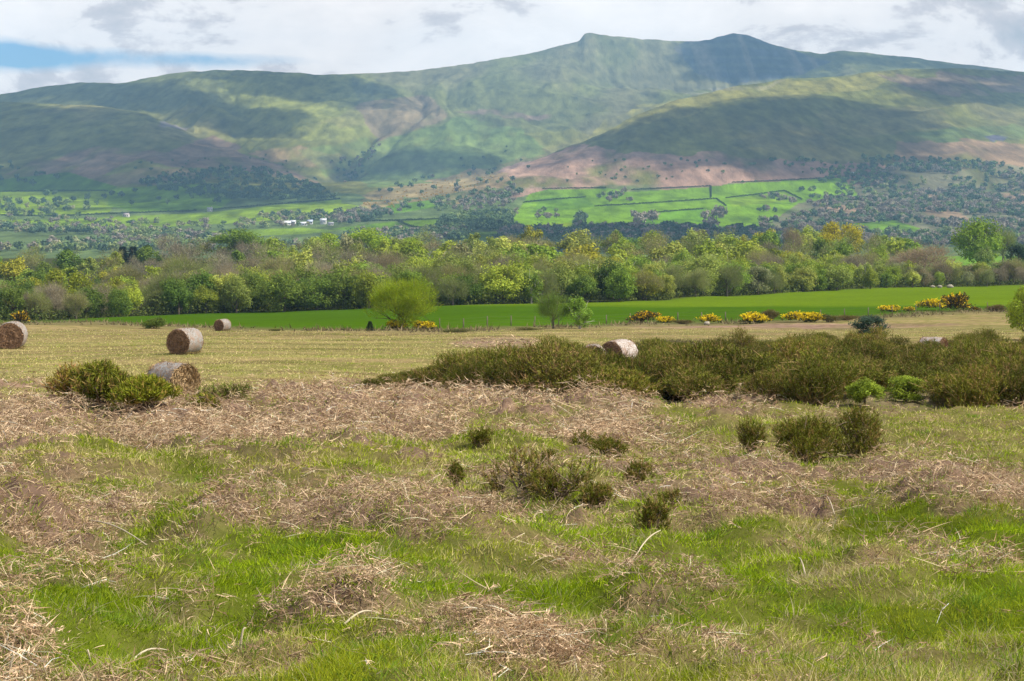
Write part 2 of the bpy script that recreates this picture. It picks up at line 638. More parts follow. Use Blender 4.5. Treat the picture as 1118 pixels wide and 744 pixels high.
M_WOOD = mat_col("weathered_wood", 0.9, noise=[(12.0, 0.7, 1.2, 4)])
M_ROCK = mat_col("pale_rock", 0.9, noise=[(3.0, 0.7, 1.15, 6)], bump=(5.0, 0.7, 0.1))

# ------------------------------------------------------------------ land cover colours
GREEN = np.array((0.095, 0.135, 0.010))
GREEN2 = np.array((0.15, 0.19, 0.02))
STRAW = np.array((0.250, 0.190, 0.088))
BRACK = np.array((0.355, 0.235, 0.165))
BOUND = curve([(-400, 352), (0, 354), (100, 353), (240, 359), (400, 361), (500, 363), (540, 361), (600, 359), (660, 356), (700, 353), (780, 353),
               (860, 353), (950, 346), (1060, 341), (1118, 341), (1500, 338)])
WEDGE = curve([(-400, 353), (0, 352), (60, 351), (100, 349), (200, 343), (330, 340), (480, 335), (600, 332), (720, 328), (800, 323), (900, 318), (1000, 313.5), (1118, 312), (1500, 312)])
BR_BLOBS = [(20, 480, 130, 42, .9), (200, 470, 170, 42, .95), (400, 455, 170, 30, 1.2), (560, 448, 150, 22, 1.1), (640, 480, 110, 26, .8), (780, 448, 60, 14, .8),
            (560, 500, 90, 24, .6), (300, 505, 170, 22, .8), (20, 590, 90, 30, .85), (0, 690, 70, 35, .6), (430, 590, 125, 22, 1.2), (240, 590, 55, 22, .9),
            (350, 668, 62, 13, 1.1), (820, 525, 120, 14, .9), (960, 530, 110, 14, 1.1), (1060, 560, 90, 22, 1.1), (860, 600, 40, 14, .5), (700, 650, 70, 30, .6),
            (640, 560, 80, 16, .6), (1040, 640, 60, 30, .3), (470, 500, 60, 20, .8), (560, 560, 120, 24, .5), (150, 640, 120, 24, .5), (300, 560, 220, 20, .45), (900, 560, 200, 26, .5), (620, 620, 60, 12, .4), (980, 600, 60, 14, .5), (250, 720, 120, 14, .35), (820, 408, 330, 16, .75), (560, 396, 90, 9, .8), (800, 560, 50, 22, .7), (120, 540, 110, 20, .7), (780, 690, 40, 24, .4),
            (520, 410, 60, 7, .8), (545, 372, 40, 6, .7), (720, 418, 30, 6, 0.5), (395, 640, 90, 18, .35), (520, 690, 70, 30, .35), (600, 375, 80, 5, .6)]


def near_cover(x, y):
    """bracken amount, dryness, scrub floor amount"""
    u, v = uv_of(x, y, base_h(x, y))
    n1 = fbm(x / 1.6, y / 2.2, 4, 51)
    n2 = fbm(x / 0.5, y / 0.6, 3, 61)
    b = np.zeros_like(u)
    for (a, c, ru, rv, w) in BR_BLOBS:
        b = np.maximum(b, w * np.exp(-(((u - a) / ru) ** 2 + ((v - c) / rv) ** 2)))
    b = sstep(0.22, 0.80, b * 0.95 + (n1 - 0.5) * 1.5 + (n2 - 0.5) * 1.0)
    b = b * sstep(402, 418, v + 14 * (n1 - 0.5)) + 0.0
    b2 = np.exp(-(((u - 545) / 60) ** 2 + ((v - 376) / 7) ** 2)) + np.exp(-(((u - 860) / 260) ** 2 + ((v - 357) / 4) ** 2)) * 0.7
    b = np.maximum(b, sstep(0.3, 0.7, b2 + (n1 - .5) * .6))
    # dryness: mown field left is straw, lawn right is mixed, foreground green
    dry = 0.80 * (1 - sstep(425, 470, v)) + 0.0
    dry = np.where(v < 372, 0.85, dry)
    rightlawn = sstep(640, 760, u) * (1 - sstep(535, 575, v - (u - 900) * 0.06)) * sstep(440, 450, v)
    dry = np.maximum(dry, rightlawn * 0.66)
    centre = np.exp(-((u - 600) / 260) ** 2) * (1 - sstep(470, 520, v))
    dry = np.maximum(dry, centre * 0.60)
    dry = np.maximum(dry, 0.52 * (1 - sstep(520, 640, v + 60 * (n1 - 0.5) + 0.05 * (u - 400))))
    dry = np.maximum(dry, 0.10 + 0.62 * sstep(0.50, 0.66, fbm(x / 0.9, y / 1.1, 3, 91)))
    dry = np.clip(dry + (fbm(x / 7.0, y / 3.0, 4, 71) - 0.5) * 0.9 * sstep(30, 60, y) + (n2 - 0.5) * 0.9, 0, 1)
    return u, v, b, dry, n1, n2


SCRUB = [(400, 424), (470, 426), (545, 436), (640, 443), (800, 442), (900, 446), (1118, 448), (1500, 450), (1500, 384), (1118, 386), (1000, 384), (930, 381), (840, 385), (700, 386),
         (640, 392), (560, 398), (500, 408), (440, 416)]


def ground_colour(x, y):
    u, v, b, dry, n1, n2 = near_cover(x, y)
    g = GREEN[None] * (1 - n1[:, None]) + GREEN2[None] * n1[:, None]
    c = g * (1 - dry[:, None]) + STRAW[None] * dry[:, None] * (0.8 + 0.4 * n2[:, None])
    c = c * (1 - b[:, None]) + (BRACK * 0.68)[None] * b[:, None] * (0.7 + 0.6 * n2[:, None])
    scr = in_poly(u + 30 * (n1 - .5), v + 6 * (n2 - 0.5), SCRUB).astype(float)[:, None]
    c = c * (1 - scr) + np.array((0.20, 0.165, 0.085))[None] * scr
    near = sstep(60, 30, y)[:, None]
    stk = fbm(x / 9.0, y / 2.2, 4, 401, 0.6)[:, None]
    c = np.where((y > 45)[:, None], c * (0.35 + 1.20 * stk), c)
    gs = (sstep(0.54, 0.68, fbm(x / 16.0, y / 5.0, 4, 411)) * sstep(40, 60, y))[:, None]
    c = c * (1 - gs * 0.3) + np.array((0.17, 0.19, 0.05)) * gs * 0.3
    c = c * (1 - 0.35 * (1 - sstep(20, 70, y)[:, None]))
    # bank between common and field
    vb = np.interp(u, BOUND[0], BOUND[1])
    vw = np.interp(u, WEDGE[0], WEDGE[1])
    bank = np.exp(-((v - vb + 0.0) / 2.2) ** 2)[:, None]
    fld = sstep(0.6, -0.6, v - vb)[:, None] * (y > 100)[:, None]
    nf = fbm(x / 45.0, y / 60.0, 4, 101)[:, None]
    far_half = sstep(336, 333, v - (nf[:, 0] - .5) * 1.5)[:, None]  # paler far half: light on the slope painted into the field colour
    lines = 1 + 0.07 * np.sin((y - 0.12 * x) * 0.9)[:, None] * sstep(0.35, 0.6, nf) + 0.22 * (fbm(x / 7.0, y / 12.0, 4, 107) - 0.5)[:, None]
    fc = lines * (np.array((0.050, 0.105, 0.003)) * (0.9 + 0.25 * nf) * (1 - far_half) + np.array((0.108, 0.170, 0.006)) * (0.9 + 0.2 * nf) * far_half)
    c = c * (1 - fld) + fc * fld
    c = c * (1 - bank * 0.8) + np.array((0.14, 0.12, 0.055)) * bank * 0.8
    wood = sstep(0.5, -1.5, v - vw)[:, None] * (y > 150)[:, None]
    right = (sstep(985, 1010, u) * sstep(302, 298, v))[:, None]
    c = c * (1 - wood) + (np.array((0.055, 0.06, 0.022)) * (1 - right) + np.array((0.13, 0.24, 0.035)) * right) * wood
    return c


def polar_sheet(name, hf, cf, ys, ts, mat, drop=0.0):
    T, Y = np.meshgrid(ts, ys, indexing='xy')
    X = (T * Y).ravel()
    Yr = Y.ravel()
    Z = hf(X, Yr)
    C = cf(X, Yr)
    nr, nc = len(ys), len(ts)
    i, j = np.meshgrid(np.arange(nr - 1), np.arange(nc - 1), indexing='ij')
    Fc = np.stack([i * nc + j, i * nc + j + 1, (i + 1) * nc + j + 1, (i + 1) * nc + j], -1).reshape(-1, 4)
    me = mk(name, np.stack([X, Yr, Z], -1), [Fc], C, mat, True)
    o = ob(name, me)
    tag(o, kind='structure')
    return o


ts = np.concatenate([np.linspace(-1.0, -0.34, 60), np.linspace(-0.335, 0.335, 640), np.linspace(0.34, 1.0, 60)])
ys = np.concatenate([np.exp(np.linspace(math.log(1.5), math.log(70), 420)), np.exp(np.linspace(math.log(70.5), math.log(1420), 380))])
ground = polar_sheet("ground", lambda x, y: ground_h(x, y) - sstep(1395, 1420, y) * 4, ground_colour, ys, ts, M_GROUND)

# ------------------------------------------------------------------ hills
HG = (0.150, 0.155, 0.036)      # rough hill grass
HB = (0.30, 0.190, 0.135)      # dead bracken slopes
FG = (0.110, 0.235, 0.026)      # pasture
HILLPOLY = [
    # left hill
    ([(10, 190), (70, 166), (110, 162), (180, 168), (230, 150), (300, 176), (350, 196), (330, 202), (240, 186), (150, 178), (100, 192), (40, 196)], (0.20, 0.125, 0.095), 0.8),
    ([(100, 190), (200, 184), (260, 194), (190, 202), (120, 204)], (0.20, 0.13, 0.09), .6),
    ([(165, 135), (200, 138), (195, 143), (170, 141)], (0.2, 0.17, 0.18), .8),
    # slopes of the main massif
    ([(280, 165), (330, 155), (372, 166), (365, 182), (300, 175)], (0.27, 0.17, 0.10), .7),
    ([(350, 130), (395, 112), (470, 108), (490, 125), (440, 150), (415, 165), (395, 140)], (0.22, 0.145, 0.105), .6),
    ([(500, 122), (600, 122), (600, 128), (520, 128)], (0.2, 0.13, 0.11), .7),
    ([(395, 178), (440, 168), (480, 172), (500, 182), (420, 192)], (0.2, 0.14, 0.1), .6),
    ([(235, 80), (380, 84), (400, 150), (340, 150), (250, 120)], (0.20, 0.215, 0.045), .7),
    ([(410, 160), (500, 130), (560, 140), (600, 165), (520, 190), (400, 205), (380, 190)], (0.120, 0.185, 0.045), .7),
    ([(330, 160), (395, 150), (400, 175), (360, 190)], (0.14, 0.2, 0.045), .6),
    # right hill
    ([(500, 214), (560, 182), (620, 162), (640, 160), (700, 164), (760, 168), (860, 172), (960, 178), (985, 190), (940, 202), (800, 206), (690, 210), (600, 208), (545, 216)], HB, 1.0),
    ([(985, 158), (1118, 156), (1200, 156), (1200, 190), (1118, 182), (1040, 186), (980, 180)], (0.25, 0.16, 0.095), .9),
    ([(640, 150), (700, 122), (800, 94), (900, 84), (985, 80), (960, 100), (820, 108), (700, 135)], (0.22, 0.205, 0.05), .9),
    ([(960, 84), (1118, 80), (1200, 84), (1200, 104), (1118, 100), (1000, 98)], (0.22, 0.15, 0.11), .8),
    ([(900, 120), (1020, 118), (1060, 140), (960, 150), (900, 145)], (0.19, 0.17, 0.07), .6),
    ([(990, 150), (1118, 130), (1200, 130), (1200, 150), (1118, 150), (1040, 158)], (0.13, 0.18, 0.05), .7),
    ([(1072, 152), (1085, 147), (1099, 148), (1096, 155), (1078, 156)], (0.10, 0.095, 0.125), 1.0),
    ([(745, 101), (800, 93), (850, 90), (830, 95), (780, 101)], (0.30, 0.27, 0.22), .35),
    # lower slopes in the middle: bracken and gorse
    ([(390, 218), (440, 200), (520, 186), (560, 190), (560, 205), (520, 214), (470, 224), (400, 236)], (0.27, 0.20, 0.09), .9),
    ([(820, 205), (940, 200), (985, 182), (1118, 182), (1250, 182), (1250, 275), (1118, 262), (960, 262), (830, 262)], (0.15, 0.14, 0.085), .9),
    ([(895, 222), (935, 226), (955, 240), (930, 240), (900, 232)], (0.26, 0.17, 0.11), .8),
    ([(1085, 205), (1250, 205), (1250, 235), (1100, 222)], (0.27, 0.18, 0.115), .9),
    ([(1000, 215), (1040, 222), (1060, 240), (1030, 245), (1005, 228)], (0.24, 0.16, 0.1), .8),
]
FIELDS = [
    ([(0, 196), (75, 188), (100, 196), (128, 204), (118, 212), (0, 210)], (0.089, 0.166, 0.008)),  # shade on this field put into its darker green
    ([(-300, 196), (0, 196), (0, 236), (-300, 236)], (0.105, 0.175, 0.009)),
    ([(0, 210), (118, 209), (128, 218), (120, 232), (60, 236), (0, 234)], (0.147, 0.218, 0.009)),
    ([(120, 206), (230, 200), (260, 214), (240, 228), (150, 232), (118, 225)], (0.105, 0.184, 0.009)),
    ([(60, 240), (140, 236), (230, 232), (300, 224), (372, 218), (372, 226), (320, 234), (260, 244), (180, 248), (80, 250)], (0.142, 0.218, 0.010)),
    ([(150, 258), (240, 252), (330, 249), (370, 252), (330, 256), (200, 260)], (0.158, 0.244, 0.014)),  # lit strip painted as a brighter green
    ([(360, 250), (430, 242), (450, 250), (420, 256)], (0.095, 0.175, 0.009)),
    ([(433, 242), (535, 236), (533, 246), (480, 251), (452, 249)], (0.121, 0.209, 0.009)),
    ([(398, 236), (425, 224), (468, 219), (478, 226), (440, 232), (410, 236)], (0.095, 0.188, 0.009)),
    ([(470, 256), (560, 252), (570, 262), (470, 262)], (0.084, 0.140, 0.009)),
    ([(240, 236), (300, 228), (372, 222), (400, 226), (360, 236), (280, 242)], (0.17, 0.25, 0.008)),
    ([(0, 240), (60, 240), (140, 238), (120, 246), (40, 248), (-100, 248)], (0.15, 0.23, 0.008)),
    ([(552, 252), (560, 238), (578, 212), (598, 207), (664, 206), (690, 210), (776, 204), (810, 200), (920, 194), (938, 214), (905, 217), (872, 222),
      (835, 247), (790, 253), (700, 251), (632, 251)], (0.131, 0.241, 0.007)),
    ([(560, 246), (628, 243), (628, 251), (555, 252)], (0.173, 0.253, 0.009)),
    ([(592, 216), (640, 215), (650, 226), (580, 232)], (0.100, 0.200, 0.008)),
    ([(700, 232), (770, 228), (765, 248), (700, 249)], (0.116, 0.244, 0.007)),
    ([(795, 218), (856, 209), (872, 219), (800, 226)], (0.158, 0.253, 0.009)),
    ([(562, 254), (640, 252), (640, 262), (562, 262)], (0.074, 0.131, 0.009)),
    ([(932, 244), (975, 240), (1012, 252), (990, 260), (930, 258)], (0.105, 0.193, 0.010)),
]


def hill_colour(x, y):
    z = hill_h(x, y)
    u, v = uv_of(x, y, z)
    ay = np.where(y > 3000, 3.2, 1.0)
    yq = np.where(y > 3000, 3000 + (y - 3000) / 3.2, y)
    n1 = fbm(x / 160.0, yq / 200.0, 5, 201)
    n2 = fbm(x / 36.0, yq / 55.0, 4, 211)
    wu = u + (fbm(x / 120.0, yq / 150.0, 4, 221) - 0.5) * 34
    wv = v + (fbm(x / 70.0, yq / 120.0, 5, 231) - 0.5) * 18
    c = np.tile(np.array(HG), (len(x), 1)) * (0.75 + 0.5 * n1[:, None])
    dry = sstep(0.5, 0.72, fbm(x / 260.0, yq / 260.0, 5, 241))[:, None]
    c = c * (1 - dry * 0.45) + np.array((0.19, 0.155, 0.075)) * dry * 0.45
    c = np.where((y > 4700)[:, None], c * np.array((0.86, 0.90, 1.25)), c)  # massif bluer: distance haze put into the colour
    valley = (y < 3000)[:, None]
    c = np.where(valley, np.array((0.10, 0.14, 0.045)) * (0.7 + 0.6 * n2[:, None]), c)
    for (poly, col, w) in HILLPOLY:
        p = np.array(poly)
        ok = (u > p[:, 0].min() - 20) & (u < p[:, 0].max() + 20) & (v > p[:, 1].min() - 9) & (v < p[:, 1].max() + 9)
        idx = np.where(ok)[0]
        m = in_poly(wu[idx], wv[idx], poly)
        idx = idx[m]
        k = (w * sstep(0.22, 0.5, n2[idx] * 0.5 + n1[idx] * 0.5))[:, None]
        c[idx] = c[idx] * (1 - k) + np.array(col) * k * (0.8 + 0.4 * n2[idx][:, None])
    # rock bands and scree, with the north face's shade put into the rock colour
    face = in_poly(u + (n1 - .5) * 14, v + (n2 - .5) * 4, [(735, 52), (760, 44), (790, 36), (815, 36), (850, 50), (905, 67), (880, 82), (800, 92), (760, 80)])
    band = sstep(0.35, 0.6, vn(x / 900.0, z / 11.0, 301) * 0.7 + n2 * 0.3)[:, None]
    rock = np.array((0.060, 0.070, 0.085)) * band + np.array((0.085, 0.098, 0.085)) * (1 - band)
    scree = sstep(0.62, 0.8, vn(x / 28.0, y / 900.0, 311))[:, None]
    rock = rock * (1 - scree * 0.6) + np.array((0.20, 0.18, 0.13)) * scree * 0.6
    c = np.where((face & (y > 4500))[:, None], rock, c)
    for (poly, col) in FIELDS:
        p = np.array(poly)
        ok = (u > p[:, 0].min()) & (u < p[:, 0].max()) & (v > p[:, 1].min()) & (v < p[:, 1].max()) & (y < 3600)
        idx = np.where(ok)[0]
        idx = idx[in_poly(u[idx], v[idx], poly)]
        c[idx] = np.array(col) * (0.88 + 0.24 * n2[idx][:, None])
    return c


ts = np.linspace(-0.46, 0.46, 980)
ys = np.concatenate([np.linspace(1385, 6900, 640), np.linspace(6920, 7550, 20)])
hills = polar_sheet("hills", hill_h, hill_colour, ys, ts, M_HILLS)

# ------------------------------------------------------------------ haze
hz_me = MB()
hz_me.box((0, 3760, 285), (3900, 3860, 395))
M_HAZE = bpy.data.materials.new("haze")
M_HAZE.use_nodes = True
q = NT(M_HAZE.node_tree)
pv = q.n('ShaderNodeVolumePrincipled')
pv.inputs['Color'].default_value = (0.36, 0.68, 1.0, 1)
pv.inputs['Density'].default_value = 1.0e-4
pv.inputs['Anisotropy'].default_value = 0.0
q.l(pv.outputs[0], q.n('ShaderNodeOutputMaterial').inputs['Volume'])
haze = ob("haze", hz_me.mesh("haze", M_HAZE))
tag(haze, kind='stuff')

# ------------------------------------------------------------------ clouds out of view, shaped to shade the hills
def ico():
    import bmesh
    bm = bmesh.new()
    bmesh.ops.create_icosphere(bm, subdivisions=2, radius=1)
    V = np.array([v.co[:] for v in bm.verts])
    Fc = np.array([[v.index for v in f.verts] for f in bm.faces])
    bm.free()
    return V, Fc


ICO_V, ICO_F = ico()
SHADES = [  # outline (photo px) of each shaded patch of hillside, spacing in px
    [(-150, 115), (0, 113), (110, 119), (165, 128), (218, 152), (268, 167), (325, 190), (300, 194), (250, 192), (150, 190), (60, 196), (0, 204), (-150, 204)],
    [(-100, 194), (0, 192), (80, 189), (130, 206), (0, 207), (-100, 205)],
    [(120, 200), (230, 186), (350, 204), (380, 220), (300, 221), (230, 230), (140, 232), (125, 215)],
    [(245, 78), (300, 80), (385, 84), (418, 100), (420, 112), (360, 112), (300, 104), (262, 88)],
    [(0, 96), (100, 92), (190, 98), (225, 112), (260, 118), (320, 132), (325, 142), (280, 152), (230, 132), (150, 112), (0, 106)],
    [(400, 176), (440, 166), (500, 168), (520, 180), (440, 192), (380, 196)],
    [(640, 166), (690, 146), (650, 152), (720, 128), (800, 118), (860, 110), (930, 112), (985, 124), (1000, 150), (985, 176), (960, 200), (880, 198), (850, 180), (780, 178), (700, 172)],
    [(750, 62), (770, 44), (790, 37), (812, 36), (850, 52), (903, 68), (880, 80), (830, 84), (780, 80)],  # cloud added to darken the north face
    [(940, 59), (1000, 64), (1060, 71), (1160, 84), (1160, 92), (1050, 84), (960, 68)],
    [(1000, 90), (1160, 96), (1160, 120), (1080, 112), (1010, 102)],
    [(560, 252), (700, 252), (830, 252), (840, 276), (560, 276)],
]
CLOUD_Z = 1450.0
cb = MB()
sv = np.array(sdir)
for pi_, poly in enumerate(SHADES):
    p = np.array(poly, float)
    step = 4.0
    uu, vv = np.meshgrid(np.arange(p[:, 0].min(), p[:, 0].max(), step * 2), np.arange(p[:, 1].min(), p[:, 1].max(), step * 0.9))
    uu = (uu + RNG.uniform(-3, 3, uu.shape)).ravel()
    vv = (vv + RNG.uniform(-1.5, 1.5, vv.shape)).ravel()
    m = in_poly(uu, vv, poly)
    uu, vv = uu[m], vv[m]
    x, y, z = hit_far(uu, vv)
    rr = np.where(y > 3500, 62, 42) * RNG.uniform(0.8, 1.35, len(x))
    # thin out points that are close together on the ground
    cell = {}
    for k in range(len(x)):
        key = (round(x[k] / (rr[k] * 0.75)), round(y[k] / (rr[k] * 0.75)))
        cell.setdefault(key, k)
    for k in cell.values():
        tt = (CLOUD_Z - z[k]) / sv[2]
        c = np.array([x[k], y[k], z[k]]) + sv * tt + np.array([RNG.normal() * 45, RNG.normal() * 45, 0])
        V = ICO_V * (1 + 0.28 * (RNG.random((len(ICO_V), 1)) - 0.5)) * np.array([rr[k], rr[k], rr[k] * 0.55])
        cb.add(V + c + np.array([0, 0, RNG.uniform(-10, 25)]), ICO_F, None, (0.85, 0.86, 0.88))
M_CLOUD = bpy.data.materials.new("cloud")
M_CLOUD.use_nodes = True
q = NT(M_CLOUD.node_tree)
_d = q.n('ShaderNodeBsdfDiffuse')
_d.inputs[0].default_value = (0.9, 0.9, 0.92, 1)
_t = q.n('ShaderNodeBsdfTransparent')
_m = q.n('ShaderNodeMixShader')
_m.inputs[0].default_value = 0.25
q.l(_t.outputs[0], _m.inputs[1])
q.l(_d.outputs[0], _m.inputs[2])
q.l(_m.outputs[0], q.n('ShaderNodeOutputMaterial').inputs[0])
clouds = ob("clouds", cb.mesh("clouds", M_CLOUD, True))
tag(clouds, kind='structure')


# ------------------------------------------------------------------ grass and dead bracken (near)
def scatter_px(n, u0, u1, v0, v1):
    u = RNG.uniform(u0, u1, n)
    v = RNG.uniform(v0, v1, n)
    x, y, _ = hit0(u, v)
    x = x + RNG.normal(size=n) * 0.02
    return x, y


gb = MB()


def grass(n, v0, v1, hmin, hmax, wpx, keep=None, u0=-160, u1=1280):
    x, y = scatter_px(n, u0, u1, v0, v1)
    u, v, b, dry, n1, n2 = near_cover(x, y)
    clump = fbm(x / 0.22, y / 0.22, 2, 131)
    pr = (1 - 0.55 * b)
    scr = in_poly(u, v, SCRUB)
    pr = np.where(scr, 0.15, pr)
    k = RNG.random(len(x)) < pr
    x, y, dry, b, n1, clump = x[k], y[k], dry[k], b[k], n1[k], clump[k]
    m = len(x)
    z = ground_h(x, y)
    isdry = RNG.random(m) < (0.02 + dry * 0.8 + 0.30 * sstep(40, 60, y))
    h = RNG.uniform(hmin, hmax, m) * (0.35 + 1.3 * clump) * np.where(isdry, 1.1, 1.0)
    tone = RNG.random((m, 1))
    big = fbm(x / 2.2, y / 1.6, 3, 141)[:, None]
    gcol = np.array((0.125, 0.205, 0.004)) * (1 - tone) + np.array((0.36, 0.455, 0.016)) * tone
    gcol = gcol * (0.50 + 1.30 * big) * np.array((1.0, 1.0, 1.0))
    yel = sstep(0.45, 0.75, fbm(x / 1.1, y / 0.9, 3, 151))[:, None]
    gcol = gcol * (1 - yel * 0.55) + np.array((0.38, 0.38, 0.03)) * yel * 0.55
    scol = np.array((0.36, 0.32, 0.09)) * (1 - tone) + np.array((0.76, 0.67, 0.29)) * tone
    C = np.where(isdry[:, None], scol, gcol)
    D = np.stack([RNG.normal(size=m) * 0.45, RNG.normal(size=m) * 0.45, np.ones(m)], -1)
    D[:, 0] += (vn(x / 0.3, y / 0.3, 5) - 0.5) * 1.4
    D[:, 2] *= np.where(isdry, 0.6, 1.0)
    w = np.maximum(0.0030, wpx * y / F) * RNG.uniform(0.7, 1.4, m)
    view = np.stack([x, y, np.zeros(m)], -1) + RNG.normal(size=(m, 3)) * y[:, None] * 0.35
    gb.ribbons(np.stack([x, y, z - 0.01], -1), D, h, w, C, bend=0.35, seg=2, droop=0.25, side=view)


grass(460000, 500, 790, 0.018, 0.062, 0.75)
grass(190000, 436, 520, 0.03, 0.08, 0.7)
grass(150000, 360, 445, 0.03, 0.09, 0.7)
for (ua, ub) in ((-460, -160), (1280, 1580)):
    grass(80000, 500, 790, 0.018, 0.062, 0.85, u0=ua, u1=ub)
    grass(36000, 436, 520, 0.03, 0.08, 0.8, u0=ua, u1=ub)
    grass(26000, 360, 445, 0.03, 0.09, 0.8, u0=ua, u1=ub)
o = ob("grass", gb.mesh("grass", M_GRASS))
tag(o, kind='stuff')
# taller lush tufts and dry tussocks
tb = MB()
nt = 900
x, y = scatter_px(nt, -120, 1240, 450, 780)
_, _, b, dry, _, _ = near_cover(x, y)
for i in range(nt):
    k = 50
    rr = RNG.uniform(0.03, 0.09)
    px = x[i] + RNG.normal(size=k) * rr
    py = y[i] + RNG.normal(size=k) * rr
    pz = ground_h(px, py)
    isd = RNG.random() < 0.25 + 0.6 * dry[i]
    tone = RNG.random((k, 1))
    C = (np.array((0.34, 0.28, 0.14)) + np.array((0.22, 0.2, 0.15)) * tone) if isd else (np.array((0.12, 0.225, 0.015)) + np.array((0.12, 0.12, 0.02)) * tone)
    D = np.stack([(px - x[i]) / rr * 0.35, (py - y[i]) / rr * 0.35, np.ones(k) * (0.5 if isd else 1)], -1) + RNG.normal(size=(k, 3)) * 0.2
    tb.ribbons(np.stack([px, py, pz - 0.01], -1), D, RNG.uniform(0.04, 0.12, k), np.maximum(0.0032, 0.7 * y[i] / F), C, bend=0.3, seg=3, droop=0.35,
               side=np.tile([x[i], y[i], 0], (k, 1)) + RNG.normal(size=(k, 3)) * y[i] * 0.3)
o = ob("grass_tufts", tb.mesh("grass_tufts", M_GRASS))
tag(o, kind='stuff')

lb = MB()


def litter(n, v0, v1, lmin, lmax, wpx, lift=0.10, thr=0.04, pale=0.08, wmin=0.0028, curl=0.30, wild=0.32, ur=(-160, 1280)):
    x, y = scatter_px(n, ur[0], ur[1], v0, v1)
    u, v, b, dry, n1, n2 = near_cover(x, y)
    b = b * (0.45 + 0.70 * sstep(0.34, 0.62, fbm(x / 0.30, y / 0.26, 4, 181, 0.65)))
    k = (RNG.random(n) < b * 1.15 + 0.03) & (b > thr - 0.12 * (RNG.random(n) < 0.1))
    x, y, b = x[k], y[k], b[k]
    m = len(x)
    z = ground_h(x, y) + RNG.random(m) ** 1.5 * lift * (0.3 + b)
    flow = fbm(x / 1.3, y / 1.3, 2, 161) * 6.28 * 1.5
    a = flow + RNG.normal(size=m) * 0.9
    D = np.stack([np.cos(a) * 1.2, np.sin(a) * 0.8, RNG.normal(size=m) * wild + 0.1], -1)
    tone = RNG.random((m, 1)) ** 1.9
    big = fbm(x / 0.9, y / 0.9, 3, 171)[:, None]
    C = np.array((0.25, 0.16, 0.085)) * (1 - tone) + np.array((0.76, 0.58, 0.37)) * tone
    C = C * (0.45 + 1.15 * big)
    pl = RNG.random((m, 1)) < pale
    C = np.where(pl, np.array((0.66, 0.53, 0.35)) * (0.7 + 0.4 * tone), C)
    w = np.maximum(wmin, wpx * y / F) * RNG.uniform(0.6, 1.5, m)
    lb.ribbons(np.stack([x, y, z], -1), D, RNG.uniform(lmin, lmax, m), w, C, bend=curl, seg=3, droop=0.18,
               side=np.stack([x, y, -y * 0.2], -1) + RNG.normal(size=(m, 3)) * y[:, None] * 0.5)


def fronds(n, v0, v1, L0, L1, nl, wl, ll, lift=0.1):
    """whole dead fronds: a bent stem with curled leaflets on both sides"""
    x, y = scatter_px(n, -160, 1280, v0, v1)
    _, _, b, _, _, _ = near_cover(x, y)
    b = b * (0.45 + 0.70 * sstep(0.34, 0.62, fbm(x / 0.30, y / 0.26, 4, 181, 0.65)))
    k = RNG.random(n) < b * 1.2 + 0.012
    x, y, b = x[k], y[k], b[k]
    m = len(x)
    z = ground_h(x, y) + RNG.random(m) ** 1.4 * lift * (0.3 + b)
    a = fbm(x / 1.3, y / 1.3, 2, 161) * 6.28 * 1.5 + RNG.normal(size=m) * 1.1
    D = np.stack([np.cos(a), np.sin(a), RNG.normal(size=m) * 0.3 + 0.15], -1)
    D /= np.linalg.norm(D, axis=1)[:, None]
    L = RNG.uniform(L0, L1, m)[:, None]
    bend = RNG.normal(size=(m, 3)) * 0.3
    bend[:, 2] -= 0.3
    S = np.cross(D, np.array([0, 0, 1.0]) + RNG.normal(size=(m, 3)) * 0.4)
    S /= np.linalg.norm(S, axis=1)[:, None] + 1e-9
    big = fbm(x / 0.7, y / 0.7, 3, 171)[:, None]
    tn = RNG.random((m, 1)) ** 1.6
    base = (np.array((0.25, 0.155, 0.085)) * (1 - tn) + np.array((0.74, 0.55, 0.36)) * tn) * (0.45 + 1.1 * big)
    yy_ = y
    for q_ in np.linspace(0.15, 0.95, nl):
        c = np.stack([x, y, z], -1) + D * L * q_ + bend * L * q_ * q_
        for sgn in (-1, 1):
            dd = S * sgn + D * 0.5 + RNG.normal(size=(m, 3)) * 0.45
            lb.ribbons(c, dd, ll * (1.15 - q_) * RNG.uniform(0.6, 1.3, m), np.maximum(wl, 0.75 * yy_ / F), base * RNG.uniform(0.7, 1.3, (m, 1)), bend=0.6, seg=2, droop=0.25)
    lb.ribbons(np.stack([x, y, z], -1), D + bend * 0.5, L[:, 0], np.maximum(0.003, 0.6 * yy_ / F), np.clip(base * 1.5 + 0.08, 0, 0.75), bend=0.2, seg=3, droop=0.2)


fronds(32000, 470, 790, 0.10, 0.24, 6, 0.0055, 0.045)
fronds(22000, 404, 500, 0.14, 0.34, 5, 0.010, 0.08, lift=0.2)
litter(170000, 470, 790, 0.02, 0.07, 0.75, curl=0.6, wild=0.6)
litter(22000, 470, 790, 0.05, 0.12, 0.6, lift=0.15, pale=0.2, curl=0.45)
litter(3000, 480, 790, 0.10, 0.24, 0.6, lift=0.10, pale=0.3, curl=0.18)
litter(120000, 404, 500, 0.04, 0.12, 0.7, lift=0.2, curl=0.6, wild=0.6)
litter(7000, 404, 500, 0.2, 0.5, 0.7, lift=0.22, pale=0.4)
litter(9000, 368, 386, 0.2, 0.4, 0.7)
for ur_ in ((-460, -160), (1280, 1580)):
    litter(60000, 430, 790, 0.03, 0.11, 0.85, curl=0.6, wild=0.6, ur=ur_)
o = ob("bracken_litter", lb.mesh("bracken_litter", M_LITTER))
tag(o, kind='stuff')

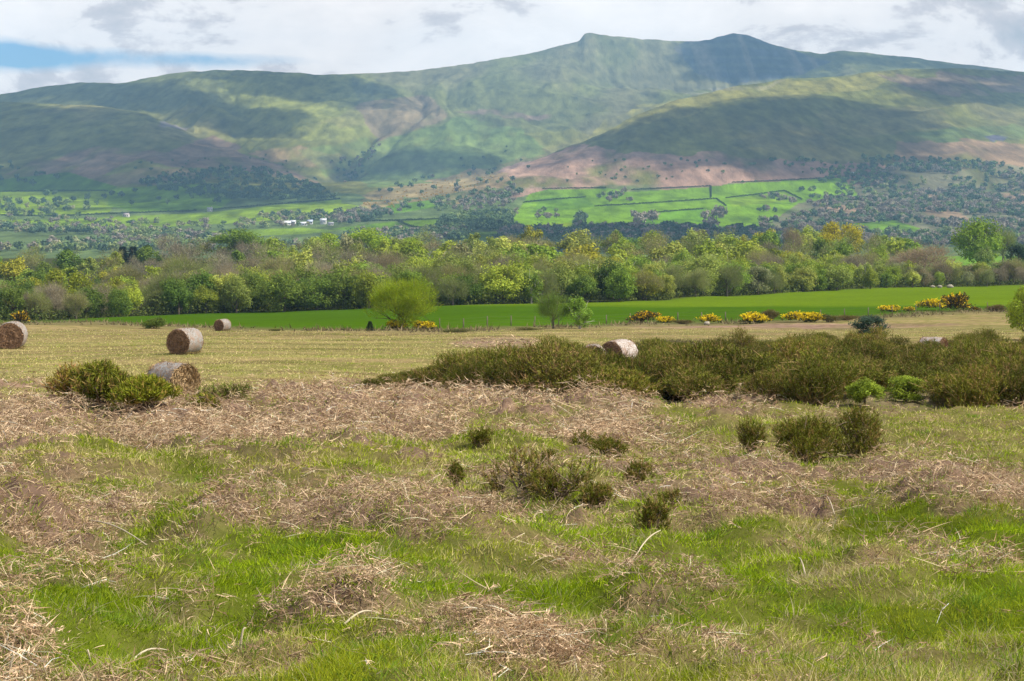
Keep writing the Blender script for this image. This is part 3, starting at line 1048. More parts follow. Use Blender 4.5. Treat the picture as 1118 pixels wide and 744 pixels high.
# thick pale stalks one can count
STALKS = [((97, 592), (130, 634), "bleached bracken stalk leaning over green grass at far left"),
          ((140, 722), (196, 690), "pale stalk lying across the lower left grass"),
          ((376, 690), (416, 680), "short white curved stalk right of the small bracken heap"),
          ((355, 648), (420, 666), "long thin pale stalk arching over the small bracken heap"),
          ((8, 738), (16, 700), "upright pale stalk in the bottom left corner"),
          ((262, 712), (268, 685), "upright pale stalk in bottom grass right of the corner"),
          ((560, 700), (590, 686), "pale stalk lying in green grass at bottom centre"),
          ((880, 640), (858, 612), "thin tan stalk leaning in green grass on the right"),
          ((628, 690), (680, 700), "tan stalk flat on grass below the centre right mound"),
          ((900, 560), (925, 580), "pale stalk poking from the bracken right of the gorse"),
          ((100, 718), (96, 700), "stubby upright stem in the lower left grass"),
          ((40, 470), (20, 480), "pale stem on the left bracken bank"),
          ((690, 610), (716, 590), "tan stem across the grass below the leggy gorse")]
for (a, b_, lab) in STALKS:
    x0, y0, _ = at(*a)
    x1, y1, _ = at(*b_)
    upr = abs(a[0] - b_[0]) < 12
    if upr:
        x1 = x0 + (b_[0] - a[0]) / F * y0
        y1 = y0
        z0 = gz(x0, y0) - 0.01
        z1 = z0 + abs(b_[1] - a[1]) / F * y0
    else:
        L = math.hypot(x1 - x0, y1 - y0)
        if L > 0.6:
            y1 = y0 + (y1 - y0) * 0.6
        z0 = gz(x0, y0) + 0.015
        z1 = gz(x1, y1) + 0.07
    n_ = 9
    pts = []
    wob = random.uniform(-0.03, 0.03)
    for k in range(n_):
        q_ = k / (n_ - 1)
        pts.append((x0 + (x1 - x0) * q_, y0 + (y1 - y0) * q_ + wob * math.sin(q_ * 3.1), z0 + (z1 - z0) * q_ + 0.035 * math.sin(q_ * 3.14)))
    mb = MB()
    mb.tube(pts, np.linspace(0.0055, 0.0028, n_) * max(1, y0 / 14), 6, (0.62, 0.53, 0.38))
    o = ob("dead_stalk", mb.mesh("dead_stalk", M_LITTER, True))
    tag(o, lab, "stalk", "thick dead stalks in the grass")


# ------------------------------------------------------------------ gorse
def gorse_mesh(w, h, shoots, needles, nlen, nwid, seed, flat=0.0, leggy=0.0, flower=0.0, flcol=(0.95, 0.74, 0.02)):
    """returns (stems mesh, foliage mesh), bush centred at origin"""
    rg = np.random.default_rng(seed)
    st, fo = MB(), MB()
    nl = max(4, int(10 + 7 * rg.random()))
    lobes = []
    for i in range(nl):
        a = rg.uniform(0, 6.28)
        r_ = rg.uniform(0.1, 0.62) * w / 2
        hh = h * rg.uniform(0.26, 0.80) * (1 - 0.30 * (r_ / (w / 2)))
        lobes.append((r_ * math.cos(a), r_ * math.sin(a), hh, rg.uniform(0.20, 0.34) * w, rg.uniform(0.20, 0.32) * h))
    for (lx, ly, lz, lr, lh) in lobes:
        base = np.array([lx * 0.25, ly * 0.25, 0])
        top = np.array([lx, ly, lz])
        n_ = 6
        pts = np.array([base + (top - base) * (k / (n_ - 1)) + np.array([rg.normal() * 0.02, rg.normal() * 0.02, 0]) * w for k in range(n_)])
        st.tube(pts, np.linspace(0.018, 0.006, n_) * max(w, 0.5), 5, (0.22, 0.16, 0.11))
        for j in range(5):
            k = rg.integers(2, n_)
            e = top + rg.normal(size=3) * np.array([lr, lr, lh]) * 0.6
            st.tube([pts[k], (pts[k] + e) / 2 + rg.normal(size=3) * 0.02 * w, e], [0.008 * w + 0.002, 0.005 * w, 0.003 * w], 4, (0.24, 0.18, 0.12))
    L = np.array(lobes)
    idx = rg.integers(0, nl, shoots)
    dv = rg.normal(size=(shoots, 3))
    dv[:, 2] = dv[:, 2] * 0.8 + 0.35
    dv /= np.linalg.norm(dv, axis=1)[:, None]
    rad = rg.random(shoots) ** 0.45
    P = L[idx, :3] + dv * np.stack([L[idx, 3], L[idx, 3], L[idx, 4]], -1) * rad[:, None]
    P[:, 2] = np.maximum(P[:, 2], h * 0.06)
    bump = vn(P[:, 0] / (w * 0.13) + 7, P[:, 1] / (w * 0.13) + P[:, 2] * 9 / h, seed)
    keep = bump > 0.22 + 0.25 * leggy
    P, dv, rad, idx = P[keep], dv[keep], rad[keep], idx[keep]
    n = len(P)
    D0 = dv * 0.6 + np.array([0, 0, 0.8])
    PP = np.repeat(P, needles, axis=0)
    DD = np.repeat(D0, needles, axis=0)
    off = rg.random((len(PP), 1)) * nlen * 1.6
    DDn = DD / np.linalg.norm(DD, axis=1)[:, None]
    PP = PP + DDn * off
    dirs = DDn * 0.9 + rg.normal(size=PP.shape) * 0.55
    tone = np.repeat(rg.random((n, 1)), needles, axis=0) * 0.6 + rg.random((len(PP), 1)) * 0.4
    C = np.array((0.050, 0.066, 0.016)) * (1 - tone) + np.array((0.145, 0.150, 0.030)) * tone
    br = np.repeat(rg.random((n, 1)) < 0.16 + 0.35 * leggy, needles, axis=0)
    C = np.where(br, np.array((0.17, 0.125, 0.070)) * (0.7 + 0.6 * tone), C)
    if flower > 0:
        fl = np.repeat((rg.random((n, 1)) < flower) & (P[:, 2:3] > h * 0.25), needles, axis=0)
        C = np.where(fl, np.array(flcol) * (0.7 + 0.4 * tone), C)
    fo.ribbons(PP, dirs, nlen * rg.uniform(0.6, 1.3, len(PP)), nwid, C, bend=0.12, seg=2, rng=rg)
    return st, fo


def bush_thing(name, u, v, w, h, label, cat, group=None, seed=1, shoots=900, needles=9, nlen=0.035, nwid=0.006, leggy=0.0, color=(1, 1, 1), flower=0.0, xyz=None, rz=0.0):
    st, fo = gorse_mesh(w, h, shoots, needles, nlen, nwid, seed, leggy=leggy, flower=flower)
    x, y, z = xyz or at(u, v)
    e = bpy.data.objects.new(name, None)
    COL.objects.link(e)
    e.location = (x, y, z - 0.02)
    e.rotation_euler = (0, 0, rz)
    e.empty_display_size = 0.1
    tag(e, label, cat, group)
    ob("stem", st.mesh("stem", M_BARK), e)
    ob("foliage", fo.mesh("foliage", M_GORSE), e, color=color)
    return e


def pxs(u, v, wpx, hpx):
    _, y, _ = at(u, v)
    return wpx / F * y, hpx / F * y


FG_GORSE = [  # u, v(base), w px, h px, label, leggy, shoots
    (884, 513, 96, 66, "rounded olive gorse bush, the larger left half of the pair on the right lawn", 0.15, 1500),
    (938, 512, 70, 68, "brownish looser gorse bush, right half of the pair on the lawn", 0.45, 1000),
    (821, 513, 32, 42, "small lone gorse bush just left of the pair on the lawn", 0.2, 420),
    (525, 506, 26, 22, "small dark gorse tuft at the upper left of the leggy gorse patch", 0.3, 300),
    (497, 537, 20, 34, "little upright dark gorse sprig left of the leggy gorse patch", 0.3, 260),
    (572, 552, 84, 58, "leggy half-dead gorse with bare grey stems in the middle foreground", 1.2, 260),
    (615, 558, 84, 44, "wide dark hollow gorse in the middle foreground patch", 0.7, 620),
    (664, 516, 40, 28, "low green gorse cushion at the back right of the leggy patch", 0.2, 420),
    (712, 582, 40, 48, "dark upright gorse at the right front of the leggy patch", 0.4, 520),
    (696, 546, 34, 36, "brownish sparse gorse behind the dark upright one", 0.7, 260),
    (544, 548, 50, 40, "low leafless gorse tangle at the left of the middle foreground patch", 1.3, 160),
    (600, 516, 36, 24, "thin grey-green gorse at the back centre of the leggy patch", 0.7, 220),
    (655, 560, 48, 30, "spreading olive gorse between the hollow one and the dark upright one", 0.7, 300),
    (735, 560, 30, 22, "thin low gorse at the far right of the leggy patch", 0.9, 120),
    (636, 504, 34, 22, "flat olive gorse cushion at the back of the leggy patch", 0.3, 260),
]
for i, (u, v, wp, hp, lab, leg, sh) in enumerate(FG_GORSE):
    w, h = pxs(u, v, wp, hp)
    bush_thing("gorse_bush", u, v, w, h, lab, "gorse bush", "gorse bushes in the foreground grass", seed=40 + i, shoots=int(sh * 1.5), needles=10,
               nlen=0.022 + 0.012 * w, nwid=0.0055, leggy=leg, color=(1.55, 1.5, 0.85))
LEFT_G = [(92, 452, 84, 58, "brown-tipped gorse crown at the upper left of the bush before the bales", .35, (1.25, 0.95, 0.7)),
          (108, 468, 72, 46, "dark green lower gorse at the left base before the bales", .15, (1.0, 0.98, 0.55)),
          (158, 470, 66, 26, "bright olive gorse in the middle of the clump before the bales", .1, (1.2, 1.2, 0.5)),
          (220, 462, 36, 24, "gorse sprawling in front of the near bale's right end", .4, (1.1, 1.05, 0.6)),
          (245, 458, 60, 22, "thin low gorse trailing right of the near bale", .8, (1.0, 1.1, 0.9))]
for i, (u, v, wp, hp, lab, leg, c) in enumerate(LEFT_G):
    w, h = pxs(u, v, wp, hp)
    bush_thing("gorse_bush", u, v, w, h, lab, "gorse bush", "gorse clump in front of the near bale", seed=80 + i, shoots=2300 if leg < .5 else 900, needles=8,
               nlen=0.075, nwid=0.017, leggy=leg, color=tuple(1.9 * q_ for q_ in c))

# mid-distance scrub: shared variants
VAR = []
for i in range(8):
    st, fo = gorse_mesh(1.8, 1.05 + 0.1 * (i % 3), 2600, 6, 0.085, 0.017, 200 + i, leggy=0.15 + 0.1 * (i % 3))
    fo.V += st.V
    fo.C += st.C
    for arr in st.F3:
        fo.F3.append(arr + fo.n)
    for arr in st.F4:
        fo.F4.append(arr + fo.n)
    VAR.append(fo)
VAR_ME = [v_.mesh("gorse_bush", M_GORSE) for v_ in VAR]
FLV_ME = []
for i in range(4):
    st, fo = gorse_mesh(1.9, 1.2, 700, 5, 0.16, 0.07, 260 + i, flower=0.7 if i < 3 else 0.3)
    FLV_ME.append(fo.mesh("flowering_gorse", M_GORSE))

hb = MB()
for _i in range(170):
    u_, v_ = random.uniform(700, 1240), random.uniform(376, 390)
    if 655 < u_ < 695 or v_ < 378 - (u_ - 500) * 0.01 + 10 * (u_ > 900):
        continue
    x, y, z = at(u_, v_)
    n_ = 420
    r_ = random.uniform(0.4, 1.4)
    P_ = np.stack([x + RNG.normal(size=n_) * r_, y + RNG.normal(size=n_) * r_, np.zeros(n_)], -1)
    P_[:, 2] = z - 0.03
    tn_ = RNG.random((n_, 1))
    cc_ = np.array((0.085, 0.078, 0.032)) * (1 - tn_) + np.array((0.26, 0.215, 0.105)) * tn_
    hb.ribbons(P_, RNG.normal(size=(n_, 3)) * 0.35 + np.array([0, 0, 1]), RNG.uniform(0.08, 0.32, n_), 0.045, cc_ * random.uniform(0.7, 1.2), bend=0.2, seg=2)
tag(ob("heather", hb.mesh("heather", M_LITTER)), kind='stuff')

cand = []
tries = 0
U = RNG.uniform(330, 1260, 6000)
V = RNG.uniform(372, 450, 6000)
m = in_poly(U, V, SCRUB)
U, V = U[m], V[m]
X, Y, _ = hit0(U, V)
placed = []
for i in np.argsort(Y):
    u, v, x, y = U[i], V[i], X[i], Y[i]
    if 628 < u < 700 and 384 < v < 404:
        continue
    s = 1.0
    if u < 500 and random.random() < 0.72:
        continue
    if u < 560:
        s = 0.42 + 0.5 * max(0, (u - 400)) / 160
    near_front = v > np.interp(u, [385, 545, 640, 1118], [420, 428, 434, 438])
    mind = (0.9 * s if y < 55 else 1.3 * s) * (1.0 + 1.2 * (vn(np.array([x / 2.5]), np.array([y / 5.0]), 9)[0] > 0.66))
    if any((x - a) ** 2 + (y - b_) ** 2 < mind ** 2 for a, b_ in placed[-220:]):
        continue
    placed.append((x, y))
    cand.append((x, y, u, v, s))
print("scrub candidates", len(cand))
n_ind = 290
order = sorted(range(len(cand)), key=lambda i: cand[i][1])
rest = MB()


def scrub_col(u):
    r_ = random.random()
    if r_ < 0.16:
        return (1.68, 1.5, 1.1)
    if r_ < 0.34:
        return (1.95, 1.8, 1.1)
    j_ = random.uniform(0.7, 1.3)
    return (1.42 * j_, 1.40 * j_, 0.85 * j_)


def zone(u):
    return ("left end", "left middle", "middle", "right middle", "right end")[int(min(4, max(0, (u - 330) // 165)))]


for rank, i in enumerate(order):
    x, y, u, v, s = cand[i]
    z = gz(x, y) - 0.05
    sc = s * random.uniform(0.62, 1.15) * (1.0 if y < 55 else 0.85)
    lump = float(vn(np.array([x / 1.9]), np.array([y / 3.2]), 77)[0])
    hs = sc * (0.50 + 1.05 * lump) * random.uniform(0.85, 1.15) * (0.8 if y > 58 else 1.0)
    vtop = float(np.interp(u, [400, 480, 550, 590, 612, 722, 745, 985, 1000, 1036, 1050], [412, 400, 384, 378, 381, 381, 374, 371, 376, 376, 371]))
    if y < 79:
        cap = ((HV - vtop) / F * y - z) / (1.20 if 590 < u < 740 else 1.1 * random.uniform(0.8, 1.5))
        hs = min(hs, max(0.25, cap))
    if 615 < u < 715 and 398 <= v < 425:
        hs = min(hs, 0.62)
    if 905 < u < 1025 and v > 436:
        continue
    if 995 < u < 1045 and v < 410:
        hs = min(hs, 0.5)
    rz = random.uniform(0, 6.28)
    c = scrub_col(u)
    if rank < n_ind:
        o = ob("gorse_bush", VAR_ME[rank % 8], None, (x, y, z), rz, (sc, sc, hs), c)
        deep = "along the front edge" if y < 45 else ("inside" if y < 62 else "towards the back")
        tag(o, "%s gorse %s of scrub band, %s" % ("brownish" if abs(c[0] - 1.68) < 0.001 and abs(c[1] - 1.5) < 0.001 else "olive", deep, zone(u)), "gorse bush",
            "%s gorse %s of the scrub band, %s" % ("brownish" if abs(c[0] - 1.68) < 0.001 and abs(c[1] - 1.5) < 0.001 else "olive", deep, zone(u)))
    else:
        vb_ = VAR[rank % 8]
        for (VV, CC) in ((np.concatenate(vb_.V), np.concatenate(vb_.C)),):
            n3 = np.concatenate(vb_.F3)
            n4 = np.concatenate(vb_.F4)
            # keep every second needle for the far ones
            n3 = n3[::2]
            n4 = n4[::2]
            ca, sa = math.cos(rz), math.sin(rz)
            W_ = np.stack([(VV[:, 0] * ca - VV[:, 1] * sa) * sc * 1.05 + x, (VV[:, 0] * sa + VV[:, 1] * ca) * sc * 1.05 + y, VV[:, 2] * hs + z], -1)
            rest.add(W_, n3, n4, CC * np.array(c))
if rest.n:
    M_SCRUB = mat_col("far_scrub", 0.7, 0.1, spec=0.03)
    o = ob("gorse_scrub", rest.mesh("gorse_scrub", M_SCRUB))
    tag(o, kind='stuff')


for (u_, v_, s_, lab_) in [(1010, 394, 1.0, "gorse bush screening the left side of the white wrapped bale"), (1026, 396, 0.9, "gorse bush screening the right side of the white wrapped bale"),
                          (1018, 395, 0.75, "gorse bush straight before the white wrapped bale")]:
    x, y, z = at(u_, v_)
    tag(ob("gorse_bush", VAR_ME[int(u_) % 8], None, (x, y, z - 0.05), u_, (s_, s_, s_ * 0.78), scrub_col(u_)), lab_, "gorse bush")


# ------------------------------------------------------------------ trees
def crown_pts(rg, n_lobes, leaves, rx, rz_, cz, shell=0.5, lobe=0.36, bottom=-0.85):
    """leaf points in lobes spread over an ellipsoid: uneven outline with gaps"""
    d = rg.normal(size=(n_lobes, 3))
    d /= np.linalg.norm(d, axis=1)[:, None]
    d[:, 2] = np.where(d[:, 2] < bottom, -d[:, 2] * 0.5, d[:, 2])
    rr = rg.uniform(0.45, 0.80, n_lobes)
    c = d * rr[:, None] * np.array([rx, rx, rz_]) + np.array([0, 0, cz])
    size = rg.uniform(0.7, 1.3, n_lobes) * lobe
    idx = rg.integers(0, n_lobes, leaves)
    e = rg.normal(size=(leaves, 3))
    e /= np.linalg.norm(e, axis=1)[:, None]
    q_ = rg.random(leaves) ** shell
    P = c[idx] + e * (q_ * size[idx])[:, None] * np.array([rx, rx, rz_ * 0.85])
    return P, e, c, idx


def tree_mesh(seed, H, Wd, kind='leafy', lobes=26, leaves=3000, leaf=0.17, trunk_h=0.22, bark=(0.13, 0.10, 0.075), cgap=0.2, limbs=9):
    rg = np.random.default_rng(seed)
    tr, cr = MB(), MB()
    cz = H * (0.5 + trunk_h / 2)
    rzz = H * (1 - trunk_h) / 2
    rx = Wd / 2
    P, e, c, idx = crown_pts(rg, lobes, leaves, rx, rzz, cz)
    # trunk and limbs
    n_ = 7
    lean = rg.normal(size=2) * 0.03 * H
    tp = np.array([[lean[0] * q_ ** 2, lean[1] * q_ ** 2, H * 0.72 * q_ - 0.3 * (q_ == 0)] for q_ in np.linspace(0, 1, n_)])
    tr.tube(tp, np.linspace(0.030, 0.008, n_) * H, 7, bark)
    for j in range(limbs):
        tgt = c[j % len(c)]
        k = rg.integers(1, 4)
        s0 = tp[k]
        mid = (s0 + tgt) / 2 + np.array([0, 0, -0.03 * H]) + rg.normal(size=3) * 0.02 * H
        tr.tube([s0, mid, tgt], np.array([0.014, 0.008, 0.003]) * H, 5, bark)
        for jj in range(3):
            e2 = tgt + rg.normal(size=3) * 0.10 * H
            tr.tube([mid, (mid + e2) / 2 + rg.normal(size=3) * 0.01 * H, e2], np.array([0.006, 0.004, 0.002]) * H, 4, bark)
    if kind == 'bare' or kind == 'bud':
        m = leaves
        D = e * np.array([0.8, 0.8, 0.6]) + np.array([0, 0, 0.75])
        tone = rg.random((m, 1))
        C = np.array((0.21, 0.185, 0.125)) * (1 - tone) + np.array((0.37, 0.325, 0.22)) * tone
        if kind == 'bud':
            bd = rg.random((m, 1)) < 0.45
            C = np.where(bd, np.array((0.22, 0.24, 0.08)) * (0.8 + 0.5 * tone), C)
        cr.ribbons(P, D, rg.uniform(0.05, 0.13, m) * H, 0.0042 * H, C, bend=0.15, seg=2, rng=rg)
        cr.leaves(P[::4], leaf * 0.8, C[::4], rng=rg)
    elif kind == 'conifer':
        m = leaves
        q_ = rg.random(m) ** 0.8
        a = rg.uniform(0, 6.28, m)
        tier = 0.75 + 0.35 * np.sin(q_ * 46)
        r_ = (1 - q_) * rx * tier * (rg.random(m) ** 0.4) + 0.03 * H * 0.3
        P = np.stack([np.cos(a) * r_, np.sin(a) * r_, H * (0.08 + 0.92 * q_)], -1)
        tone = rg.random((m, 1))
        C = np.array((0.7, 0.7, 0.7)) + 0.6 * tone * np.ones(3)
        D = np.stack([np.cos(a), np.sin(a), -0.25 * np.ones(m)], -1)
        cr.ribbons(P, D, 0.10 * H, 0.02 * H, C, bend=0.1, seg=2, rng=rg)
    else:
        lt = rg.uniform(0.75, 1.22, (len(c), 1))[idx]
        keep = vn(P[:, 0] / (0.10 * H) + 50, P[:, 2] / (0.10 * H) + P[:, 1] * 3 / H, seed) > cgap
        P, e, lt = P[keep], e[keep], lt[keep]
        tone = rg.random((len(P), 1))
        hue = rg.random((len(P), 1))
        C = (1.05 + 0.55 * tone) * lt * (np.array((1.0, 1.0, 1.0)) + (hue - 0.5) * np.array((0.18, 0.04, -0.1)))
        N = e * 0.9 + rg.normal(size=P.shape) * 0.55 + np.array([0, 0, 0.35])
        cr.leaves(P, leaf * rg.uniform(0.6, 1.3, len(P)), C, N=N, rng=rg)
    return tr.mesh("trunk", M_BARK), cr.mesh("crown", M_LEAF)


# templates at unit-ish real size (H 8 m)
T_LEAFY = [tree_mesh(300 + i, 8, 7.4 + 0.6 * (i % 3), lobes=26 + 3 * i, leaves=6500, leaf=0.19, trunk_h=0.0, cgap=0.12) for i in range(6)]
T_OAK = [tree_mesh(320 + i, 8, 9.5, lobes=34, leaves=8000, leaf=0.17, trunk_h=0.04, cgap=0.16) for i in range(2)]
T_BIRCH = [tree_mesh(330 + i, 8, 5.0, lobes=22, leaves=4500, leaf=0.16, trunk_h=0.03, bark=(0.42, 0.39, 0.35), cgap=0.2) for i in range(3)]
T_BARE = [tree_mesh(340 + i, 8, 7.4, 'bare', lobes=30, leaves=5500, leaf=0.09, trunk_h=0.03, bark=(0.2, 0.17, 0.14)) for i in range(3)]
T_BUD = [tree_mesh(350 + i, 8, 7.4, 'bud', lobes=30, leaves=6000, leaf=0.14, trunk_h=0.02, bark=(0.18, 0.15, 0.12)) for i in range(3)]
T_CON = [tree_mesh(360 + i, 8, 4.2, 'conifer', lobes=10, leaves=1500, trunk_h=0.1) for i in range(2)]
T_LONE = [tree_mesh(372, 8, 10.5, 'bud', lobes=46, leaves=15000, leaf=0.14, trunk_h=0.02, bark=(0.12, 0.09, 0.07), limbs=14)]
T_LOW = {'leaf': [tree_mesh(380 + i, 8, 8.2, lobes=22, leaves=2800, leaf=0.27, trunk_h=0.0, cgap=0.1, limbs=0)[1] for i in range(4)],
         'bare': [tree_mesh(390 + i, 8, 7.6, 'bare', lobes=22, leaves=1900, leaf=0.2, trunk_h=0.0, limbs=0)[1] for i in range(2)],
         'bud': [tree_mesh(394 + i, 8, 7.6, 'bud', lobes=22, leaves=1900, leaf=0.26, trunk_h=0.0, limbs=0)[1] for i in range(2)]}


def put_tree(tpl, x, y, z, H, Wf, color, name, label, cat, group=None):
    e = bpy.data.objects.new(name, None)
    COL.objects.link(e)
    e.location = (x, y, z)
    e.rotation_euler = (0, 0, random.uniform(0, 6.28))
    s = H / 8.0
    e.scale = (s * Wf, s * Wf, s)
    tag(e, label, cat, group)
    ob("trunk", tpl[0], e)
    ob("crown", tpl[1], e, color=color)
    return e


C_FRESH = [(0.215, 0.280, 0.030), (0.255, 0.300, 0.036), (0.165, 0.240, 0.030), (0.30, 0.325, 0.065), (0.22, 0.265, 0.055)]
C_DARK = [(0.09, 0.145, 0.022), (0.115, 0.17, 0.026), (0.14, 0.19, 0.03)]
C_OAK = [(0.26, 0.265, 0.025), (0.29, 0.28, 0.03)]
C_PALE = [(0.235, 0.235, 0.11), (0.205, 0.22, 0.10)]
CN = {'fresh': "fresh green", 'dark': "dark green", 'oak': "yellow-green", 'pale': "pale cream-green", 'bare': "bare grey-brown", 'bud': "budding olive-brown"}


def hash_side(u):
    return "far left" if u < 180 else "left" if u < 400 else "centre" if u < 700 else "right" if u < 950 else "far right"


wood = []
rowoff = 0.0
offs = [0, 5, 11, 18, 26, 35, 45, 57, 71, 87, 106, 128, 154, 184, 218, 256, 300, 350]
for ri, off in enumerate(offs):
    spx = 4.4 if ri < 2 else 5.2 + ri * 0.42
    u = -120.0
    while u < 1240:
        vw = float(np.interp(u, WEDGE[0], WEDGE[1]))
        x, y, z = at(u, vw)
        y2 = y + off + random.uniform(-2, 2) * (1 + ri * 0.3) + 2.5
        x2 = x * y2 / y + random.uniform(-1.5, 1.5)
        u += spx * random.uniform(0.8, 1.25) / y2 * F
        wood.append((x2, y2, ri, CU + F * x2 / y2))
print("wood trees", len(wood))


def wood_kind(u, ri, left):
    r_ = random.random()
    if u < 180:
        tab = [('dark', .2), ('bud', .45), ('oak', .55), ('fresh', .72), ('bare', 1)] if ri > 0 else [('fresh', .5), ('bud', .8), ('dark', 1)]
    elif u < 360:
        tab = [('dark', .62), ('fresh', .9), ('bud', 1)] if ri < 3 else [('bare', .35), ('bud', .75), ('dark', .85), ('fresh', 1)]
    elif u < 520:
        tab = [('fresh', .3), ('bud', .6), ('bare', .8), ('dark', 1)] if ri < 3 else [('bare', .18), ('bud', .45), ('fresh', .92), ('pale', 1)]
    elif u < 760:
        tab = [('fresh', .72), ('dark', .80), ('bud', .95), ('oak', 1)] if ri < 5 else [('fresh', .66), ('bud', .88), ('bare', .95), ('oak', 1)]
    elif u < 970:
        tab = [('fresh', .8), ('dark', .88), ('pale', .92), ('bud', 1)] if ri < 4 else [('fresh', .55), ('bud', .8), ('bare', .94), ('oak', 1)]
    else:
        tab = [('bud', .4), ('bare', .6), ('pale', .75), ('fresh', 1)]
    for k, p in tab:
        if r_ <= p:
            return k
    return 'fresh'


def pick(kind):
    if kind == 'fresh':
        return random.choice(T_LEAFY + T_BIRCH[:1]), random.choice(C_FRESH)
    if kind == 'dark':
        return random.choice(T_LEAFY), random.choice(C_DARK)
    if kind == 'oak':
        return random.choice(T_OAK + T_LEAFY[:2]), random.choice(C_OAK)
    if kind == 'pale':
        return random.choice(T_LEAFY), random.choice(C_PALE)
    if kind == 'bare':
        return random.choice(T_BARE), random.choice([(0.95, 0.93, 0.9), (1.1, 1.05, 0.9), (0.85, 0.85, 0.85)])
    return random.choice(T_BUD), random.choice([(1.0, 1.15, 0.7), (0.9, 1.05, 0.65), (1.1, 1.1, 0.75)])


wood.sort(key=lambda q_: q_[1] + (0 if q_[2] < 6 else 0))
wood_stuff = []
cnt = 0
prio = sorted(range(len(wood)), key=lambda i: (wood[i][2] if -20 < wood[i][3] < 1140 else 50 + wood[i][2]))
indiv = set(prio[:300])
for i, (x, y, ri, u) in enumerate(wood):
    if u > 1000 and offs[ri] > 22:
        continue
    k = wood_kind(u, ri, False)
    tpl, c = pick(k)
    H = float(np.interp(offs[ri], [0, 10, 40, 100, 350], [5.9, 6.3, 7.0, 8.4, 9.9])) * random.uniform(0.78, 1.18)
    if u < 180:
        H *= 0.80
    if u > 960:
        H *= 0.85 if ri else 0.7
    z = gz(x, y) - 0.2
    j = random.uniform(0.78, 1.22)
    c = tuple(min(1.2, a * j) for a in c)
    Wf = random.uniform(0.85, 1.25)
    if i in indiv:
        rowname = "front edge" if ri == 0 else ("second rank" if ri == 1 else ("middle" if ri < 5 else "back"))
        put_tree(tpl, x, y, z, H, Wf, c, "bare_tree" if k == 'bare' else "broadleaf_tree", "%s tree, %s of the wood, %s" % (CN[k], rowname, hash_side(u)), "tree",
                 "%s trees, %s of the wood, %s" % (CN[k], rowname, hash_side(u)))
    else:
        wood_stuff.append((k, x, y, z, H, Wf, c))


def mesh_arrays(me):
    n = len(me.vertices)
    V = np.empty(n * 3, np.float32)
    me.vertices.foreach_get("co", V)
    C = np.empty(n * 4, np.float32)
    me.color_attributes["Col"].data.foreach_get("color", C)
    lt = np.empty(len(me.polygons), np.int32)
    me.polygons.foreach_get("loop_total", lt)
    li = np.empty(len(me.loops), np.int32)
    me.loops.foreach_get("vertex_index", li)
    n4 = int((lt == 4).sum())
    f4 = li[:n4 * 4].reshape(-1, 4)
    f3 = li[n4 * 4:].reshape(-1, 3)
    return V.reshape(-1, 3), C.reshape(-1, 4)[:, :3], f3, f4


_cache = {}


def add_copy(mb, me, x, y, z, s, sz, rz, c, thin=1):
    if me.name not in _cache:
        _cache[me.name] = mesh_arrays(me)
    V, C, f3, f4 = _cache[me.name]
    ca, sa = math.cos(rz), math.sin(rz)
    W_ = np.stack([(V[:, 0] * ca - V[:, 1] * sa) * s + x, (V[:, 0] * sa + V[:, 1] * ca) * s + y, V[:, 2] * sz + z], -1)
    mb.add(W_, f3[::thin], f4[::thin], C * np.array(c))


ug = MB()
nu = 52000
uu_ = RNG.uniform(-140, 1140, nu)
vv_ = np.interp(uu_, WEDGE[0], WEDGE[1])
xx_, yy_, _z = hit0(uu_, vv_)
off_ = 1.0 + RNG.random(nu) ** 1.3 * 26
xx_ = xx_ * (yy_ + off_) / yy_
yy_ = yy_ + off_
den_ = fbm(xx_ / 4.0, yy_ / 4.0, 3, 611)
kk_ = den_ > 0.36
xx_, yy_, den_, uu_ = xx_[kk_], yy_[kk_], den_[kk_], uu_[kk_]
top_ = (0.6 + 5.0 * (den_ - 0.36))
zz_ = ground_h(xx_, yy_) + RNG.random(len(xx_)) * top_ * 1.25
tone_ = RNG.random((len(xx_), 1))
cc_ = np.array((0.055, 0.075, 0.018)) * (1 - tone_) + np.array((0.14, 0.165, 0.04)) * tone_
cc_ = cc_ * (0.7 + 0.9 * fbm(xx_ / 9.0, yy_ / 9.0, 2, 621))[:, None]
ug.leaves(np.stack([xx_, yy_, zz_], -1), RNG.uniform(0.10, 0.24, len(xx_)), cc_)
M_MASS = mat_col("tree_mass", 0.7, 0.2, spec=0.0)
o = ob("wood_undergrowth", ug.mesh("wood_undergrowth", M_MASS))
tag(o, kind='stuff')
if wood_stuff:
    ws = MB()
    for (tpl, x, y, z, H, Wf, c) in wood_stuff:
        me_ = random.choice(T_LOW.get(tpl, T_LOW['leaf']))
        add_copy(ws, me_, x, y, z, H / 8 * Wf, H / 8, random.uniform(0, 6.28), c)
    o = ob("wood_interior", ws.mesh("wood_interior", M_MASS))
    tag(o, kind='stuff')

